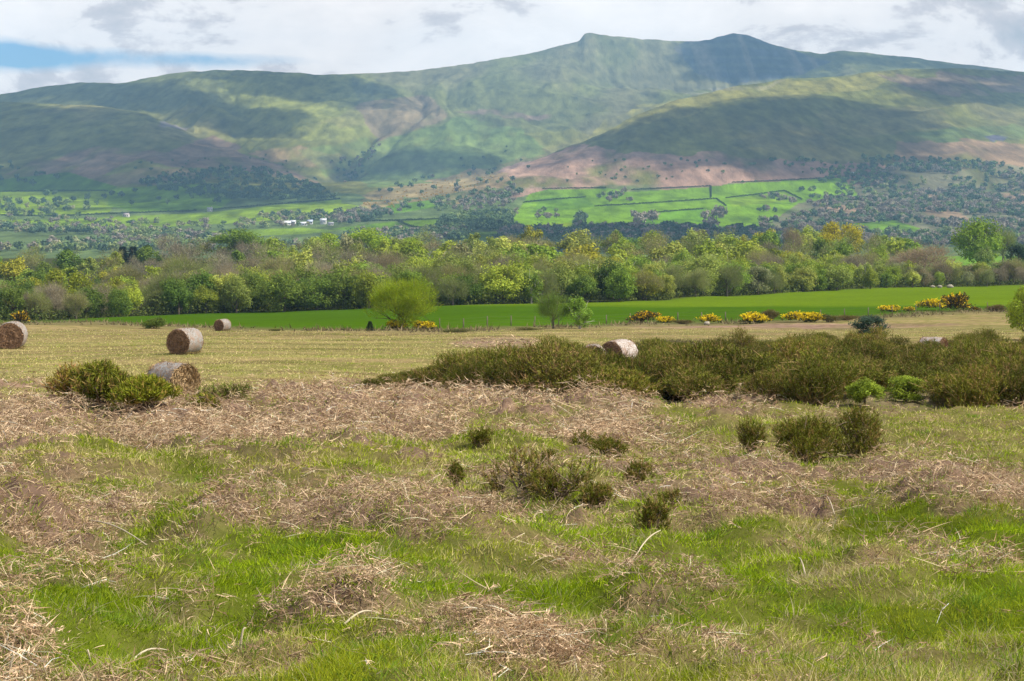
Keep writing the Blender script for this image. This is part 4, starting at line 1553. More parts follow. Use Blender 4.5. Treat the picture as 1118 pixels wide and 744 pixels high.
# notable trees: u, v base, height px, width px, template, colour, name, label; base placed on the near ground at given distance if set
NOT = [
    (440, 361, 61, 80, T_LONE[0], (1.05, 1.42, 0.14), "round_tree", "lone round yellow-green tree with gorse blossom at its foot at the field edge", None),
    (604, 361, 44, 40, T_BUD[1], (0.65, 1.0, 0.32), "willow_tree", "thin airy grey-green tree, left of the close pair at the field edge", None),
    (633, 361, 40, 34, T_BIRCH[1], (0.17, 0.27, 0.035), "willow_tree", "denser dark green tree, right of the close pair at the field edge", None),
    (1122, 372, 66, 52, T_OAK[0], (0.24, 0.30, 0.025), "round_tree", "yellow-green tree cut off by the right edge of the picture", None),
    (168, 359, 15, 28, T_LEAFY[0], (0.10, 0.14, 0.02), "hawthorn_bush", "low dark green hawthorn alone at the edge of the mown field", None),
    (404, 362, 12, 10, T_CON[0], (0.04, 0.055, 0.03), "juniper_bush", "tiny dark evergreen left of the lone round tree", None),
    (949, 367, 26, 38, T_LEAFY[1], (0.045, 0.075, 0.045), "holly_bush", "dark blue-green rounded bush at the back of the gorse scrub", None),
    (42, 352, 28, 44, T_LEAFY[2], (0.13, 0.26, 0.025), "broadleaf_tree", "vivid green small tree at the left front of the wood", 285),
    (8, 352, 38, 44, T_LEAFY[3], (0.11, 0.20, 0.04), "broadleaf_tree", "green tree at the left picture edge before the wood", 285),
    (76, 352, 64, 66, T_OAK[0], (0.21, 0.24, 0.022), "oak_tree", "tall yellow-green oak towering over the left end of the wood", 292),
    (110, 352, 44, 44, T_OAK[1], (0.20, 0.235, 0.022), "oak_tree", "smaller yellow-green oak leaning out right of the tall one", 289),
    (265, 283, 34, 76, T_OAK[1], (0.13, 0.20, 0.02), "oak_tree", "wide dark green oak standing above the back of the wood on the left", 640),
    (356, 283, 32, 56, T_OAK[0], (0.24, 0.33, 0.02), "oak_tree", "domed bright green oak, left of the two above the wood", 640),
    (405, 284, 36, 66, T_OAK[1], (0.24, 0.33, 0.02), "oak_tree", "domed bright green oak, right of the two above the wood", 630),
    (448, 290, 34, 46, T_OAK[0], (0.24, 0.33, 0.02), "oak_tree", "bright green oak stepping down right of the domed pair", 600),
    (492, 290, 28, 24, T_OAK[1], (0.20, 0.25, 0.02), "oak_tree", "small yellow-green oak right of the bright green oaks", 600),
    (555, 290, 34, 32, T_BUD[2], (1.3, 1.25, 0.9), "budding_tree", "pale beige budding tree on the skyline of the wood", 600),
    (592, 290, 32, 30, T_BUD[0], (1.2, 1.25, 0.8), "budding_tree", "olive budding tree right of the beige one on the wood's skyline", 600),
    (690, 288, 30, 34, T_LEAFY[4], (0.12, 0.21, 0.04), "broadleaf_tree", "fresh green tree on the wood's skyline below the pastures", 600),
    (841, 290, 40, 24, T_BIRCH[0], (0.14, 0.23, 0.04), "birch_tree", "slender green tree on the skyline left of the golden oak", 600),
    (866, 290, 44, 26, T_BARE[1], (1, .9, .8), "bare_tree", "tall bare grey tree on the skyline beside the golden oak", 600),
    (920, 292, 54, 56, T_OAK[0], (0.37, 0.33, 0.015), "oak_tree", "golden orange-leaved oak on the skyline of the wood", 610),
    (1068, 300, 62, 58, T_LEAFY[5], (0.15, 0.22, 0.02), "broadleaf_tree", "big rounded dark green tree on the right rise", 540),
    (1095, 292, 46, 34, T_BUD[1], (0.9, 1.1, 0.6), "budding_tree", "olive budding tree behind the big green tree on the right rise", 560),
    (1074, 296, 30, 30, T_LEAFY[0], (0.17, 0.23, 0.05), "broadleaf_tree", "small pale green tree in front of the big green tree on the right", 500),
    (1112, 302, 40, 30, T_LEAFY[1], (0.05, 0.08, 0.04), "evergreen_tree", "dark evergreen at the right edge beside the open slope", 500),
    (1008, 318, 52, 80, T_BARE[0], (1.1, .95, .85), "bare_tree", "wide leafless brown-grey tree at the right end of the wood", 430),
    (1066, 316, 30, 44, T_LEAFY[2], (0.28, 0.27, 0.12), "willow_tree", "cream-flowered round willow by the right end of the field", 425),
    (1092, 314, 32, 46, T_LEAFY[3], (0.18, 0.235, 0.05), "willow_tree", "lime green round bush by the right end of the field", 425),
    (1040, 314, 26, 30, T_BUD[2], (1.4, 1.4, 1.0), "willow_tree", "pale catkin-covered bush behind the white stones", 430),
    (134, 282, 13, 20, T_CON[0], (0.03, 0.05, 0.028), "conifer_tree", "left one of two small dark conifers on the wood's left skyline", 640),
    (145.5, 282, 13, 20, T_CON[1], (0.03, 0.05, 0.028), "conifer_tree", "right one of two small dark conifers on the wood's left skyline", 640),
    (195, 282, 14, 20, T_CON[0], (0.04, 0.07, 0.025), "conifer_tree", "lone dark conifer right of the small pair on the skyline", 640),
    (74, 285, 12, 17, T_CON[1], (0.03, 0.045, 0.03), "conifer_tree", "smallest dark conifer on the far left skyline of the wood", 640),
]
for (u, v, hp, wp, tpl, c, nm, lab, dist) in NOT:
    if dist:
        y = dist
        x = (u - CU) / F * y
        z = gz(x, y)
        top = (HV - (v - hp)) / F * y
        H = max(3.0, top - z)
    else:
        x, y, z = at(u, v)
        H = hp / F * y
    nat = {id(q_): w_ for w_, L_ in ((8.0, T_LEAFY), (9.5, T_OAK), (5.0, T_BIRCH), (7.4, T_BARE), (7.4, T_BUD), (4.2, T_CON), (10.5, T_LONE)) for q_ in L_}[id(tpl)]
    Wf = (wp / F * y) / (nat * H / 8.0)
    if "bush" in nm:
        z -= H * 0.10
        H *= 1.1
    o = put_tree(tpl, x, y, z - 0.1, H, Wf, c, nm, lab, "tree" if "bush" not in nm else "bush")

# ------------------------------------------------------------------ bushes of the field boundary
ROWB = [  # u, v base, w px, h px, flower, label
    (432, 361, 22, 12, True, "yellow flowering gorse at the left foot of the lone round tree"),
    (462, 361, 26, 11, True, "yellow flowering gorse at the right foot of the lone round tree"),
    (703, 352, 30, 13, False, "brown gorse with few flowers at the left end of the flowering row"),
    (727, 352, 18, 8, True, "faint yellow gorse tuft on the bank"),
    (745, 353, 24, 6, False, "low brown heather clump on the bank"),
    (775, 353, 22, 11, True, "yellow gorse with a pale stone at its foot"),
    (822, 354, 30, 13, True, "orange-yellow gorse sloping down to the right"),
    (841, 352, 20, 15, False, "brown gorse between the two brightest yellow ones"),
    (868, 354, 28, 12, True, "left part of the long bright yellow gorse hedge"),
    (886, 354, 28, 12, True, "right part of the long bright yellow gorse hedge"),
    (905, 354, 24, 11, False, "olive bush closing the yellow gorse hedge"),
    (925, 352, 30, 8, False, "low grey-brown heather right of the yellow hedge"),
    (972, 341, 22, 8, True, "small yellow gorse above the dark round bush"),
    (992, 341, 12, 6, True, "tiny yellow gorse between the larger ones"),
    (1018, 340, 30, 13, True, "yellow gorse with grey-green base, left of the tall one"),
    (1044, 341, 32, 20, False, "tall orange-brown gorse, largest on the boundary bank"),
    (1064, 340, 12, 5, False, "low dark tuft right of the tall orange-brown gorse"),
    (1088, 341, 26, 9, False, "grey-brown bush near the right end of the bank"),
    (23, 354, 20, 14, False, "rusty orange bush beside the left bale"),
    (300, 362, 14, 4, False, "small dark heather tuft on the bank right of the far bale"),
    (500, 364, 40, 5, False, "flat dark heather along the bank right of the lone tree"),
    (575, 362, 30, 4, False, "flat heather tuft left of the close pair of trees"),
]
for i, (u, v, wp, hp, fl, lab) in enumerate(ROWB):
    x, y, z = at(u, v)
    w, h = wp / F * y, hp / F * y
    me = FLV_ME[i % 3] if fl else (FLV_ME[3] if 'orange' in lab or 'few' in lab else VAR_ME[i % 8])
    c = (0.95, 0.95, 0.9) if fl else ((0.9, 0.75, 0.8) if 'orange' in lab or 'few' in lab or 'rusty' in lab else ((1.4, 1.15, 1.2) if 'brown' in lab else (1.3, 1.3, 1.2)))
    o = ob("flowering_gorse" if fl else "heath_bush", me, None, (x, y, z - 0.05), random.uniform(0, 6), (w / 1.7, w / 1.7, h / 1.35), c)
    tag(o, lab, "bush", "bushes along the field boundary")
# continuous ragged growth on the bank
bb = MB()
nb = 5200
ub = RNG.uniform(-150, 1260, nb)
vb = np.interp(ub, BOUND[0], BOUND[1]) + RNG.normal(size=nb) * 0.9
xb, yb, _ = hit0(ub, vb)
zb = ground_h(xb, yb)
den = vn(xb / 3.0, yb / 9.0, 5) > 0.35
xb, yb, zb = xb[den], yb[den], zb[den]
m = len(xb)
D = RNG.normal(size=(m, 3)) * 0.5 + np.array([0, 0, 1])
tone = RNG.random((m, 1))
bb.ribbons(np.stack([xb, yb, zb], -1), D, RNG.uniform(0.12, 0.5, m), 0.10, np.array((0.13, 0.10, 0.05)) * (1 - tone) + np.array((0.30, 0.24, 0.13)) * tone, bend=0.3, seg=2)
o = ob("bank_undergrowth", bb.mesh("bank_undergrowth", M_LITTER))
tag(o, kind='stuff')
# bright green brambles in the scrub
for i, (u, v, wp, hp, lab) in enumerate([(940, 446, 44, 34, "bright green bramble in the scrub band, left of two"), (985, 443, 56, 34, "bright green bramble in the scrub band, right of two")]):
    x, y, z = at(u, v)
    e = put_tree(T_LEAFY[i], x, y - 0.4, z, hp / F * y, 1.5, (0.21, 0.27, 0.03), "bramble_bush", lab, "bush")

# ------------------------------------------------------------------ fence on the boundary
fe = bpy.data.objects.new("wire_fence", None)
COL.objects.link(fe)
x, y, z = at(640, 352)
fe.location = (x, y, z)
tag(fe, "thin wire fence on weathered posts along the near edge of the green field", "fence")
posts = []
for u in np.arange(480, 1140, 26):
    x2, y2, z2 = at(u, float(np.interp(u, BOUND[0], BOUND[1])) - 2.0)
    posts.append((x2, y2, z2))
for (a, b_, c_) in posts:
    mb = MB()
    mb.box((0, 0, 0.4), (0.035, 0.035, 0.48), random.uniform(0, 1), (0.17, 0.14, 0.11))
    ob("post", mb.mesh("post", M_WOOD), fe, (a - x, b_ - y, c_ - z))
for hh in (0.3, 0.55, 0.82):
    mb = MB()
    mb.tube([(a - x, b_ - y, c_ - z + hh) for a, b_, c_ in posts], 0.003, 4, (0.12, 0.12, 0.12))
    ob("wire", mb.mesh("wire", M_WOOD), fe)

# ------------------------------------------------------------------ bales
def make_wrap_mat(name, tint, teal):
    m = bpy.data.materials.new(name)
    m.use_nodes = True
    q = NT(m.node_tree)
    tcn = q.n('ShaderNodeTexCoord')
    v = tcn.outputs['Object']
    mp = q.n('ShaderNodeMapping')
    mp.inputs['Scale'].default_value = (1, 1, 1)
    q.l(v, mp.inputs[0])
    n1 = q.noise(mp.outputs[0], 2.2, 6, 0.6)
    n2 = q.noise(mp.outputs[0], 14, 6, 0.7)
    c = q.ramp(n1, [(0.35, tint), (0.5, teal), (0.66, (0.36, 0.26, 0.21))])
    c = q.mix(q.ramp(n2, [(0.38, 0.05), (0.6, 0.85)]), c, (0.24, 0.155, 0.10))
    p = q.n('ShaderNodeBsdfPrincipled')
    p.inputs['Roughness'].default_value = 0.75
    q.l(c, p.inputs['Base Color'])
    b = q.n('ShaderNodeBump')
    b.inputs['Strength'].default_value = 0.5
    b.inputs['Distance'].default_value = 0.02
    q.l(n2, b.inputs['Height'])
    q.l(b.outputs[0], p.inputs['Normal'])
    q.l(p.outputs[0], q.n('ShaderNodeOutputMaterial').inputs[0])
    return m


WRAP1 = make_wrap_mat("weathered_net_wrap", (0.37, 0.33, 0.30), (0.30, 0.34, 0.34))
WRAP2 = make_wrap_mat("white_wrap", (0.66, 0.62, 0.58), (0.55, 0.52, 0.49))


def bale(u, v, dia_px, yaw, label, wrap=WRAP1, endc=(0.30, 0.185, 0.105), length=1.25, dy=0.0):
    """yaw: direction (radians from +X) in which one end looks"""
    x, y, z = at(u, v)
    y += dy
    x = (u - CU) / F * y
    z = gz(x, y)
    Rr = dia_px / F * y / 2
    Lh = length / 1.25 * Rr
    e = bpy.data.objects.new("hay_bale", None)
    COL.objects.link(e)
    e.location = (x, y, z)
    e.rotation_euler = (0, 0, yaw)
    tag(e, label, "hay bale", "round hay bales on the common")
    na, nlg = 48, 12
    th = np.linspace(0, 2 * np.pi, na, endpoint=False)
    ss = np.linspace(-1, 1, nlg)
    rg = np.random.default_rng(int(u))
    V = []
    for s_ in ss:
        rr = Rr * (1 - 0.05 * abs(s_) ** 6) * (1 + 0.018 * np.sin(th * 3 + s_ * 2 + u) + 0.012 * rg.normal(size=na))
        yy_, zz_ = rr * np.cos(th), rr * np.sin(th)
        zz_ = np.where(zz_ < -0.86 * Rr, -0.86 * Rr - 0.25 * (zz_ + 0.86 * Rr) * -1, zz_) + 0.90 * Rr
        V.append(np.stack([np.full(na, s_ * Lh), yy_, zz_], -1))
    V = np.array(V)
    i, j = np.meshgrid(np.arange(nlg - 1), np.arange(na), indexing='ij')
    Q = np.stack([i * na + j, i * na + (j + 1) % na, (i + 1) * na + (j + 1) % na, (i + 1) * na + j], -1).reshape(-1, 4)
    ob("net_wrap", mk("net_wrap", V.reshape(-1, 3), [Q], None, wrap, True), e)
    for sg, row in ((-1, V[0]), (1, V[-1])):
        mb = MB()
        rings = 9
        cen = np.array([sg * Lh, 0, 0.90 * Rr])
        VV, CC = [], []
        for k in range(rings):
            q_ = 1 - k / rings
            p = cen + (row - cen) * q_ * 0.995
            p[:, 0] = sg * (Lh - 0.03 * Rr + 0.05 * Rr * math.cos(k * 1.3) * (k > 0) + 0.03 * Rr * rg.normal(size=na) * (k > 0))
            VV.append(p)
            tone = 0.65 + 0.5 * rg.random((na, 1)) + 0.15 * math.sin(k * 2.1)
            CC.append(np.array(endc) * tone)
        nn = len(VV) * na
        VV = np.concatenate(VV + [cen[None]])
        CC = np.concatenate(CC + [np.array([endc]) * 0.5])
        i, j = np.meshgrid(np.arange(rings - 1), np.arange(na), indexing='ij')
        Q = np.stack([i * na + j, i * na + (j + 1) % na, (i + 1) * na + (j + 1) % na, (i + 1) * na + j], -1).reshape(-1, 4)
        jj = np.arange(na)
        T3 = np.stack([(rings - 1) * na + jj, (rings - 1) * na + (jj + 1) % na, np.full(na, nn)], -1)
        mb.add(VV, T3, Q, CC)
        ns = 1500
        a = rg.uniform(0, 6.28, ns)
        r_ = np.sqrt(rg.random(ns)) * Rr * 0.97
        P = np.stack([np.full(ns, sg * (Lh - 0.01)), r_ * np.cos(a), r_ * np.sin(a) + 0.90 * Rr], -1)
        P[:, 2] = np.maximum(P[:, 2], 0.03)
        tang = np.stack([sg * rg.uniform(0.0, 0.35, ns), -np.sin(a), np.cos(a)], -1) + rg.normal(size=(ns, 3)) * 0.35
        tone = rg.random((ns, 1))
        mb.ribbons(P, tang, rg.uniform(0.06, 0.18, ns), 0.022, np.array(endc) * (0.55 + 1.1 * tone), bend=0.2, seg=2, rng=rg)
        ob("straw_end", mb.mesh("straw_end", M_STRAW), e)
    lo = MB()
    nl_ = 900
    sx_ = rg.uniform(-1.05, 1.05, nl_) * Lh
    sg_ = rg.choice([-1, 1], nl_)
    P = np.stack([sx_, sg_ * Rr * rg.uniform(0.25, 0.85, nl_), np.full(nl_, 0.02)], -1)
    P[:, 2] += rg.random(nl_) * 0.08
    tone = rg.random((nl_, 1))
    lo.ribbons(P, rg.normal(size=(nl_, 3)) * np.array([1, 1, 0.45]) + np.array([0, 0, 0.35]), rg.uniform(0.06, 0.2, nl_), 0.02, np.array((0.26, 0.20, 0.08)) * (0.6 + 1.1 * tone), bend=0.3, seg=2, rng=rg)
    a = rg.uniform(-0.3, math.pi + 0.3, 700)
    P = np.stack([rg.uniform(-1, 1, 700) * Lh, Rr * 0.985 * np.cos(a), Rr * 0.985 * np.sin(a) + 0.9 * Rr], -1)
    tone = rg.random((700, 1))
    lo.ribbons(P, rg.normal(size=(700, 3)) * 0.6 + np.stack([np.zeros(700), np.cos(a), np.sin(a)], -1) * 0.5, rg.uniform(0.03, 0.09, 700), 0.012, np.array((0.36, 0.25, 0.15)) * (0.6 + 0.9 * tone), bend=0.3, seg=2, rng=rg)
    ob("loose_straw", lo.mesh("loose_straw", M_STRAW), e)
    return e


bale(13, 379, 31, R(-84), "brown hay bale at the left picture edge with its round end facing us")
bale(202, 390, 30, R(-111), "hay bale standing clear in the mown field, dark end towards the left")
bale(243, 361, 13.5, R(-118), "smallest most distant hay bale at the far edge of the mown field")
bale(189, 437, 43, R(-42), "nearest hay bale with pink and teal wrap and a golden right end behind the gorse", endc=(0.38, 0.265, 0.14))
bale(648, 399, 27, R(-95), "low hay bale half sunk in gorse, left of two", endc=(0.34, 0.22, 0.13))
bale(676, 398, 31, R(-128), "pale-topped hay bale half sunk in gorse, right of two", WRAP2)
bale(1019, 393, 24, R(-38), "white-wrapped bale nearly hidden in the right part of the scrub", WRAP2)


# ------------------------------------------------------------------ pale stones
def rock(u, v, wpx, hpx, label, group, dy=0.0):
    x, y, z = at(u, v)
    w, h = wpx / F * y, hpx / F * y
    V = ICO_V * (1 + 0.35 * (vn(ICO_V[:, 0] * 1.7 + u, ICO_V[:, 1] * 1.7 + ICO_V[:, 2] * 2, int(u)) - 0.5)[:, None])
    V = V * np.array([w / 2, w / 2.6, h * 0.62]) + np.array([0, 0, h * 0.38])
    mb = MB()
    mb.add(V, ICO_F, None, (0.36, 0.32, 0.25))
    o = ob("boulder", mb.mesh("boulder", M_ROCK), None, (x, y + dy, z))
    tag(o, label, "boulder", group)


rock(1018, 313.5, 6, 2.6, "dull leftmost stone of the three by the wood's right end", "pale stones at the far edge of the field")
rock(1026, 313.8, 6, 3.4, "roundest pale stone, middle of three by the wood's right end", "pale stones at the far edge of the field")
rock(1037, 314, 8, 3.6, "broad pale stone, right of three by the wood's right end", "pale stones at the far edge of the field")
rock(772, 354, 7, 4, "white stone under the yellow gorse on the bank", None)

# ------------------------------------------------------------------ far trees, hedges, farms
def far_crown(seed, n=150, leaf=0.16, kind='leafy'):
    rg = np.random.default_rng(seed)
    P, e, c, idx = crown_pts(rg, 9, n, 0.5, 0.45, 0.52, lobe=0.5)
    P[:, 2] = np.maximum(P[:, 2], 0.05)
    tone = rg.random((n, 1))
    lt = rg.uniform(0.8, 1.2, (9, 1))[idx]
    mb = MB()
    mb.leaves(P, leaf * rg.uniform(0.6, 1.1, n), (0.95 + 0.5 * tone) * lt * np.ones(3), N=e + rg.normal(size=P.shape) * 0.5 + np.array([0, 0, 0.3]), rng=rg)
    return mb.mesh("far_crown", M_FAR)


FARC = [far_crown(500 + i) for i in range(6)]
_tm = MB()
_tm.tube([(0, 0, -0.15), (0.01, 0, 0.25), (0, 0.01, 0.55)], [0.035, 0.028, 0.012], 5, (0.12, 0.10, 0.08))
FART = _tm.mesh("trunk", M_BARK)
FC_G = [(0.123, 0.181, 0.065), (0.152, 0.217, 0.072), (0.102, 0.160, 0.072), (0.189, 0.239, 0.087)]
FC_B = [(0.237, 0.206, 0.163), (0.213, 0.188, 0.150), (0.263, 0.231, 0.175)]
FC_D = [(0.075, 0.120, 0.063), (0.090, 0.135, 0.068)]
FC_L = [(0.240, 0.282, 0.096), (0.204, 0.258, 0.084), (0.300, 0.300, 0.144)]
FC_Y = [(0.42, 0.27, 0.03), (0.36, 0.24, 0.035)]
far_stuff = MB()
n_far_obj = 0
FAR_LIM = 260


def far_scatter(poly, n, hrange, cols, where, indiv=False, dense=False):
    global n_far_obj
    p = np.array(poly, float)
    u = RNG.uniform(p[:, 0].min(), p[:, 0].max(), n * 10)
    v = RNG.uniform(p[:, 1].min(), p[:, 1].max(), n * 10)
    m = in_poly(u, v, poly)
    u, v = u[m], v[m]
    if n >= 200 and not dense:
        xc, yc, _ = hit_far(u, v)
        m = fbm(xc / 110.0, yc / 170.0, 3, 701) > 0.43
        u, v = u[m], v[m]
    u, v = u[:n], v[:n]
    x, y, z = hit_far(u, v)
    for i in range(len(u)):
        H = random.uniform(*hrange)
        ck = random.choice(cols)
        c = random.choice(ck)
        w = H * random.uniform(0.75, 1.15)
        if indiv and n_far_obj < FAR_LIM:
            n_far_obj += 1
            e = bpy.data.objects.new("distant_tree", None)
            COL.objects.link(e)
            e.location = (x[i], y[i], z[i])
            e.rotation_euler = (0, 0, random.uniform(0, 6))
            e.scale = (w, w, H)
            nm = "leafless" if ck is FC_B else "dark green" if ck is FC_D else "light green" if ck is FC_L else "green"
            tag(e, "%s tree %s" % (nm, where), "tree", "%s distant trees %s" % (nm, where))
            ob("trunk", FART, e)
            ob("crown", random.choice(FARC), e, color=c)
        else:
            add_copy(far_stuff, random.choice(FARC), x[i], y[i], z[i], w, H, random.uniform(0, 6), c)


# individual ones first
far_scatter([(655, 212), (690, 211), (688, 222), (650, 222)], 14, (8, 12), [FC_G, FC_B, FC_B], "in the clump between the upper pastures", True)
far_scatter([(555, 205), (578, 205), (566, 235), (540, 240), (535, 215)], 16, (9, 14), [FC_G, FC_B], "at the left side of the pastures", True)
far_scatter([(624, 240), (648, 240), (648, 250), (626, 250)], 5, (12, 16), [FC_D, FC_G], "in the copse below the middle pasture", True)
far_scatter([(690, 236), (718, 238), (716, 250), (694, 250)], 7, (12, 17), [FC_B], "in the grey clump below the middle pasture", True)
far_scatter([(766, 236), (786, 236), (788, 252), (768, 252)], 6, (13, 19), [FC_B], "in the tall grey clump at the right pasture", True)
far_scatter([(585, 232), (612, 232), (612, 240), (586, 240)], 9, (6, 9), [FC_B, FC_G], "scattered in the left pasture", True)
far_scatter([(0, 218), (60, 214), (130, 206), (260, 206), (260, 228), (120, 228), (0, 226)], 26, (8, 14), [FC_D, FC_G], "dotted over the left valley fields", True)
far_scatter([(0, 196), (60, 190), (100, 195), (40, 205)], 6, (8, 12), [FC_D], "on the upper left pasture", True)
far_scatter([(640, 175), (760, 172), (840, 182), (830, 200), (640, 203), (590, 196)], 36, (3.5, 6.5), [FC_D, FC_G], "dotted over the brown slope above the pastures", True)
far_scatter([(840, 176), (960, 178), (960, 195), (850, 198)], 26, (4, 8), [FC_D, FC_G], "on the shaded brown slope at the right", True)
far_scatter([(400, 205), (520, 184), (560, 190), (560, 208), (470, 226), (410, 236)], 44, (7, 12), [FC_G, FC_D, FC_B], "on the tawny slope in the middle", True)
far_scatter([(120, 180), (300, 168), (360, 198), (250, 192), (140, 196)], 30, (4, 7), [FC_D], "on the foot of the left hill", True)
far_scatter([(480, 172), (560, 160), (580, 185), (500, 195)], 12, (6, 8), [FC_D], "at the mouth of the mountain valley", True)
# masses
far_scatter([(828, 206), (870, 222), (940, 214), (945, 200), (985, 178), (1060, 182), (1118, 178), (1260, 180), (1260, 268), (830, 272)], 2600, (5, 11), [FC_G, FC_B, FC_B, FC_D], "", False)
far_scatter([(840, 176), (985, 172), (1118, 182), (985, 200), (940, 202), (850, 199)], 260, (6, 10), [FC_D, FC_G], "")
far_scatter([(150, 202), (180, 192), (240, 184), (290, 186), (350, 206), (372, 218), (300, 221), (240, 218), (180, 210)], 460, (7, 11), [FC_D, FC_D, FC_G], "", dense=True)
far_scatter([(548, 254), (630, 252), (720, 252), (832, 254), (840, 276), (540, 276)], 560, (8, 13), [FC_D, FC_D, FC_B], "", dense=True)
far_scatter([(-150, 256), (0, 250), (150, 254), (380, 256), (550, 254), (550, 276), (-150, 278)], 800, (7, 12), [FC_D, FC_G, FC_B, FC_L], "")
far_scatter([(-150, 236), (0, 236), (90, 236), (200, 244), (330, 240), (370, 240), (330, 250), (150, 256), (0, 250), (-150, 252)], 190, (5, 9), [FC_L, FC_G, FC_B, FC_L], "")
far_scatter([(-150, 222), (0, 220), (60, 222), (110, 230), (60, 240), (-150, 240)], 130, (8, 12), [FC_G, FC_D, FC_L], "")
far_scatter([(380, 232), (440, 232), (400, 246), (370, 246)], 60, (7, 11), [FC_B, FC_D], "")
far_scatter([(280, 236), (400, 232), (400, 240), (300, 244)], 70, (7, 11), [FC_B, FC_L, FC_D], "")
far_scatter([(480, 242), (560, 232), (556, 252), (470, 256)], 130, (9, 13), [FC_G, FC_D], "")
far_scatter([(470, 218), (570, 206), (560, 226), (520, 236), (476, 232)], 70, (7, 11), [FC_G, FC_B], "")
far_scatter([(395, 222), (450, 204), (520, 190), (552, 196), (500, 212), (410, 232)], 150, (2, 4), [FC_Y, FC_Y], "")
far_scatter([(0, 176), (30, 184), (20, 198), (0, 200), (-150, 200), (-150, 176)], 60, (8, 12), [FC_D], "")
far_scatter([(360, 175), (395, 168), (420, 150), (400, 190), (370, 205)], 60, (6, 9), [FC_D, FC_B], "")
far_scatter([(860, 206), (940, 200), (1118, 184), (1118, 215), (1000, 216), (900, 225)], 120, (7, 10), [FC_G, FC_L, FC_D], "")
o = ob("far_woodland", far_stuff.mesh("far_woodland", M_MASS))
tag(o, kind='stuff')

HEDGES = [
    ([(593, 207), (662, 206)], "hedge along the top of the left upper pasture"),
    ([(572, 222), (600, 219), (640, 216)], "thick dark hedge slanting across the left pastures"),
    ([(650, 226), (690, 224)], "short hedge right of the tree clump between the pastures"),
    ([(689, 224), (735, 221), (782, 218)], "long hedge under the wide upper pasture"),
    ([(776, 204), (776, 217)], "short upright hedge between the two widest upper pastures"),
    ([(782, 218), (793, 226)], "short hedge dropping right from the hedge crossing"),
    ([(793, 217), (820, 214), (856, 209)], "hedge slanting up to the right in the right pastures"),
    ([(856, 209), (866, 214), (876, 219)], "short hedge dropping at the right end of the pastures"),
    ([(715, 233), (740, 231), (768, 229)], "thick hedge in the middle lower pasture"),
    ([(562, 252), (628, 251)], "straight dark hedge under the pale left pasture"),
    ([(690, 208), (776, 204)], "hedge along the top of the wide upper pasture"),
    ([(433, 242), (480, 240), (535, 236)], "hedge along the top of the narrow field behind the oaks"),
    ([(433, 242), (450, 249), (480, 251)], "curved hedge between the two narrow fields behind the oaks"),
    ([(365, 243), (433, 242)], "hedge running right from the white farm"),
    ([(400, 254), (480, 254)], "low hedge just above the domed oaks"),
    ([(0, 236), (60, 237), (130, 234), (215, 231)], "long hedge across the left valley fields"),
    ([(0, 210), (60, 209), (118, 209)], "hedge under the upper left pasture"),
    ([(230, 230), (300, 224), (372, 218)], "hedge beneath the dark hillside wood on the left"),
    ([(800, 200), (850, 198), (925, 194)], "dark hedge along the top of the right pastures"),
]
for (pl, lab) in HEDGES:
    pts = []
    for a, b_ in zip(pl[:-1], pl[1:]):
        n_ = max(2, int(math.hypot(b_[0] - a[0], (b_[1] - a[1]) * 4) / 1.2))
        for k in range(n_):
            q_ = k / n_
            pts.append((a[0] + (b_[0] - a[0]) * q_, a[1] + (b_[1] - a[1]) * q_))
    pts = np.array(pts)
    x, y, z = hit_far(pts[:, 0], pts[:, 1])
    mb = MB()
    for i in range(len(x)):
        h = random.uniform(2.2, 3.6)
        V, C, f3, f4 = mesh_arrays(FARC[i % 6])
        mb.add(V * np.array([3.2, 3.2, h]) + np.array([x[i] - x[0], y[i] - y[0], z[i] - z[0]]), f3[::1], f4[::2], C)
    o = ob("hedgerow", mb.mesh("hedgerow", M_FAR), None, (x[0], y[0], z[0]), color=(0.05, 0.075, 0.03))
    tag(o, lab, "hedge", "hedges between the valley fields")


def building(u, v, L, Wd, H, rz, wallc, roofc, label, name="farm_building", chim=False, wins=3):
    x, y, z = far_at(u, v)
    e = bpy.data.objects.new(name, None)
    COL.objects.link(e)
    e.location = (x, y, z)
    e.rotation_euler = (0, 0, rz)
    tag(e, label, "building", "farm buildings in the valley")
    mb = MB()
    mb.box((0, 0, H / 2 - 1), (L / 2, Wd / 2, H / 2 + 1), 0, wallc)
    rh = Wd * 0.34
    # gable ends
    for sx in (-1, 1):
        mb.add([(sx * L / 2, -Wd / 2, H), (sx * L / 2, Wd / 2, H), (sx * L / 2, 0, H + rh)], [[0, 1, 2]], None, wallc)
    ob("wall", mb.mesh("wall", M_PLAIN), e)
    rf = MB()
    o_ = 0.4
    for sy in (-1, 1):
        a = np.array([(-L / 2 - o_, sy * (Wd / 2 + o_), H - 0.15), (L / 2 + o_, sy * (Wd / 2 + o_), H - 0.15), (L / 2 + o_, 0, H + rh + 0.05), (-L / 2 - o_, 0, H + rh + 0.05)])
        b2 = a + np.array([0, 0, 0.25])
        rf.add(np.vstack([a, b2]), None, [[0, 1, 2, 3], [7, 6, 5, 4], [0, 4, 5, 1], [1, 5, 6, 2], [2, 6, 7, 3], [3, 7, 4, 0]], roofc)
    r_o = ob("roof", rf.mesh("roof", M_PLAIN), e)
    if chim:
        cm = MB()
        cm.box((L / 2 - 1, 0, H + rh + 0.6), (0.5, 0.5, 1.0), 0, (0.4, 0.33, 0.28))
        ob("chimney", cm.mesh("chimney", M_PLAIN), r_o)
    for k in range(wins):
        wm = MB()
        wm.box((-L / 2 + (k + 0.5) * L / wins, -Wd / 2 - 0.02, H * 0.55), (0.6, 0.04, 0.7), 0, (0.04, 0.045, 0.05))
        ob("window", wm.mesh("window", M_PLAIN), e)


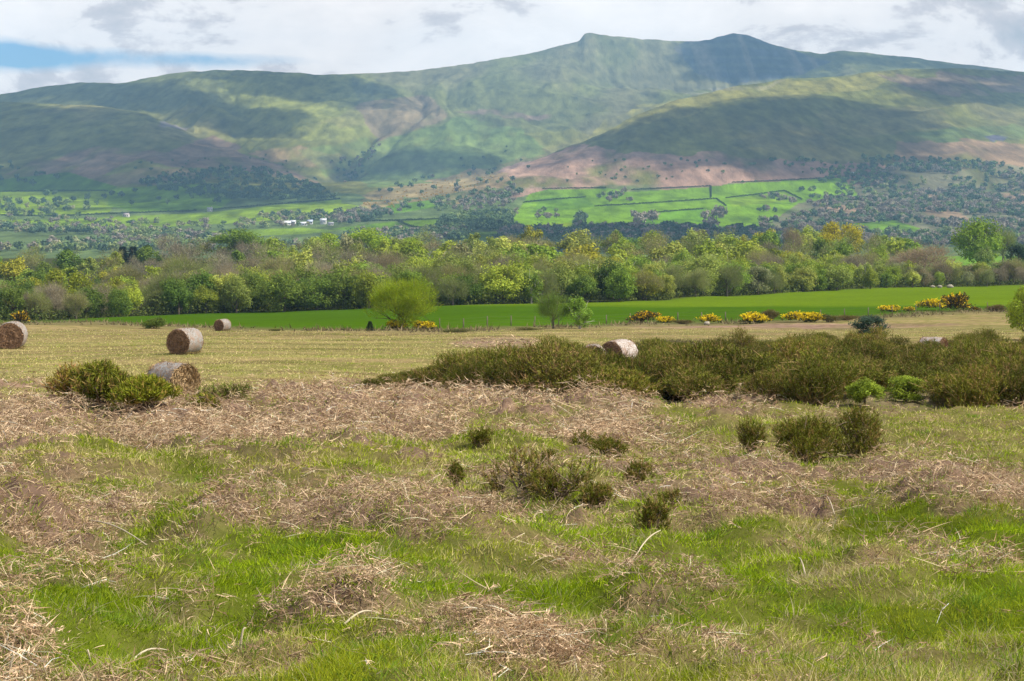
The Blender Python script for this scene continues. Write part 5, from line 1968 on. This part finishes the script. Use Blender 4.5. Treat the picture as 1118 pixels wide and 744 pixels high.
WHT, SLT = (0.55, 0.55, 0.53), (0.62, 0.64, 0.66)
building(312, 246, 11, 7, 2.6, 0.2, WHT, (0.60, 0.61, 0.63), "white-roofed barn, leftmost of the valley farm row")
building(320, 244.6, 6, 5, 2.4, -0.1, WHT, (0.60, 0.61, 0.63), "low white shed second in the valley farm row")
building(331, 246.3, 9, 5, 2.2, 0.1, (0.6, 0.6, 0.58), (0.66, 0.68, 0.72), "small pale shed in the middle of the valley farm row")
building(338.5, 245, 6, 6, 3, 0.05, (0.55, 0.55, 0.53), (0.45, 0.5, 0.62), "blue-grey roofed barn in the valley farm row")
building(353, 245, 7, 6, 4.6, 0.0, WHT, SLT, "tall white farmhouse at the right end of the valley farm row", "farmhouse", True)
building(361, 246.2, 6, 4, 2.2, 0.3, WHT, (0.3, 0.3, 0.33), "white outbuilding just right of the tall farmhouse")
building(229, 231, 7, 5, 3.5, 0.2, WHT, (0.3, 0.31, 0.34), "isolated white cottage below the dark hillside wood", "cottage", True)
building(138, 237, 7, 5, 3, -0.2, (0.5, 0.47, 0.44), (0.35, 0.3, 0.3), "small grey barn among the left valley hedges")
building(932, 192, 7, 5, 4, 0.0, WHT, SLT, "tiny white cottage at the foot of the right hill", "cottage", True)


# ------------------------------------------------------------------ labels: tell look-alikes apart by their place in the row
ORD = ["leftmost", "second from left", "third from left", "fourth from left", "fifth from left", "sixth from left", "seventh from left", "eighth from left",
       "ninth from left", "tenth from left", "eleventh from left", "twelfth from left",
       "thirteenth from left", "fourteenth from left", "fifteenth from left", "sixteenth from left", "seventeenth from left", "eighteenth from left"]
ORD_R = [w_.replace("left", "right") for w_ in ORD]
by = {}
for o in SC.objects:
    if o.parent is None and 'label' in o and 'category' in o:
        by.setdefault(o['label'], []).append(o)
for lab, L_ in by.items():
    if len(L_) < 2:
        continue
    L_.sort(key=lambda o: o.location.x / o.location.y)
    for i, o in enumerate(L_):
        k = len(L_) - 1 - i
        if i <= k and i < 18:
            o['label'] = lab + ", " + ORD[i]
        elif k < 18:
            o['label'] = lab + ", " + ORD_R[k]
        else:
            o['label'] = lab + ", " + "near the middle of its row"
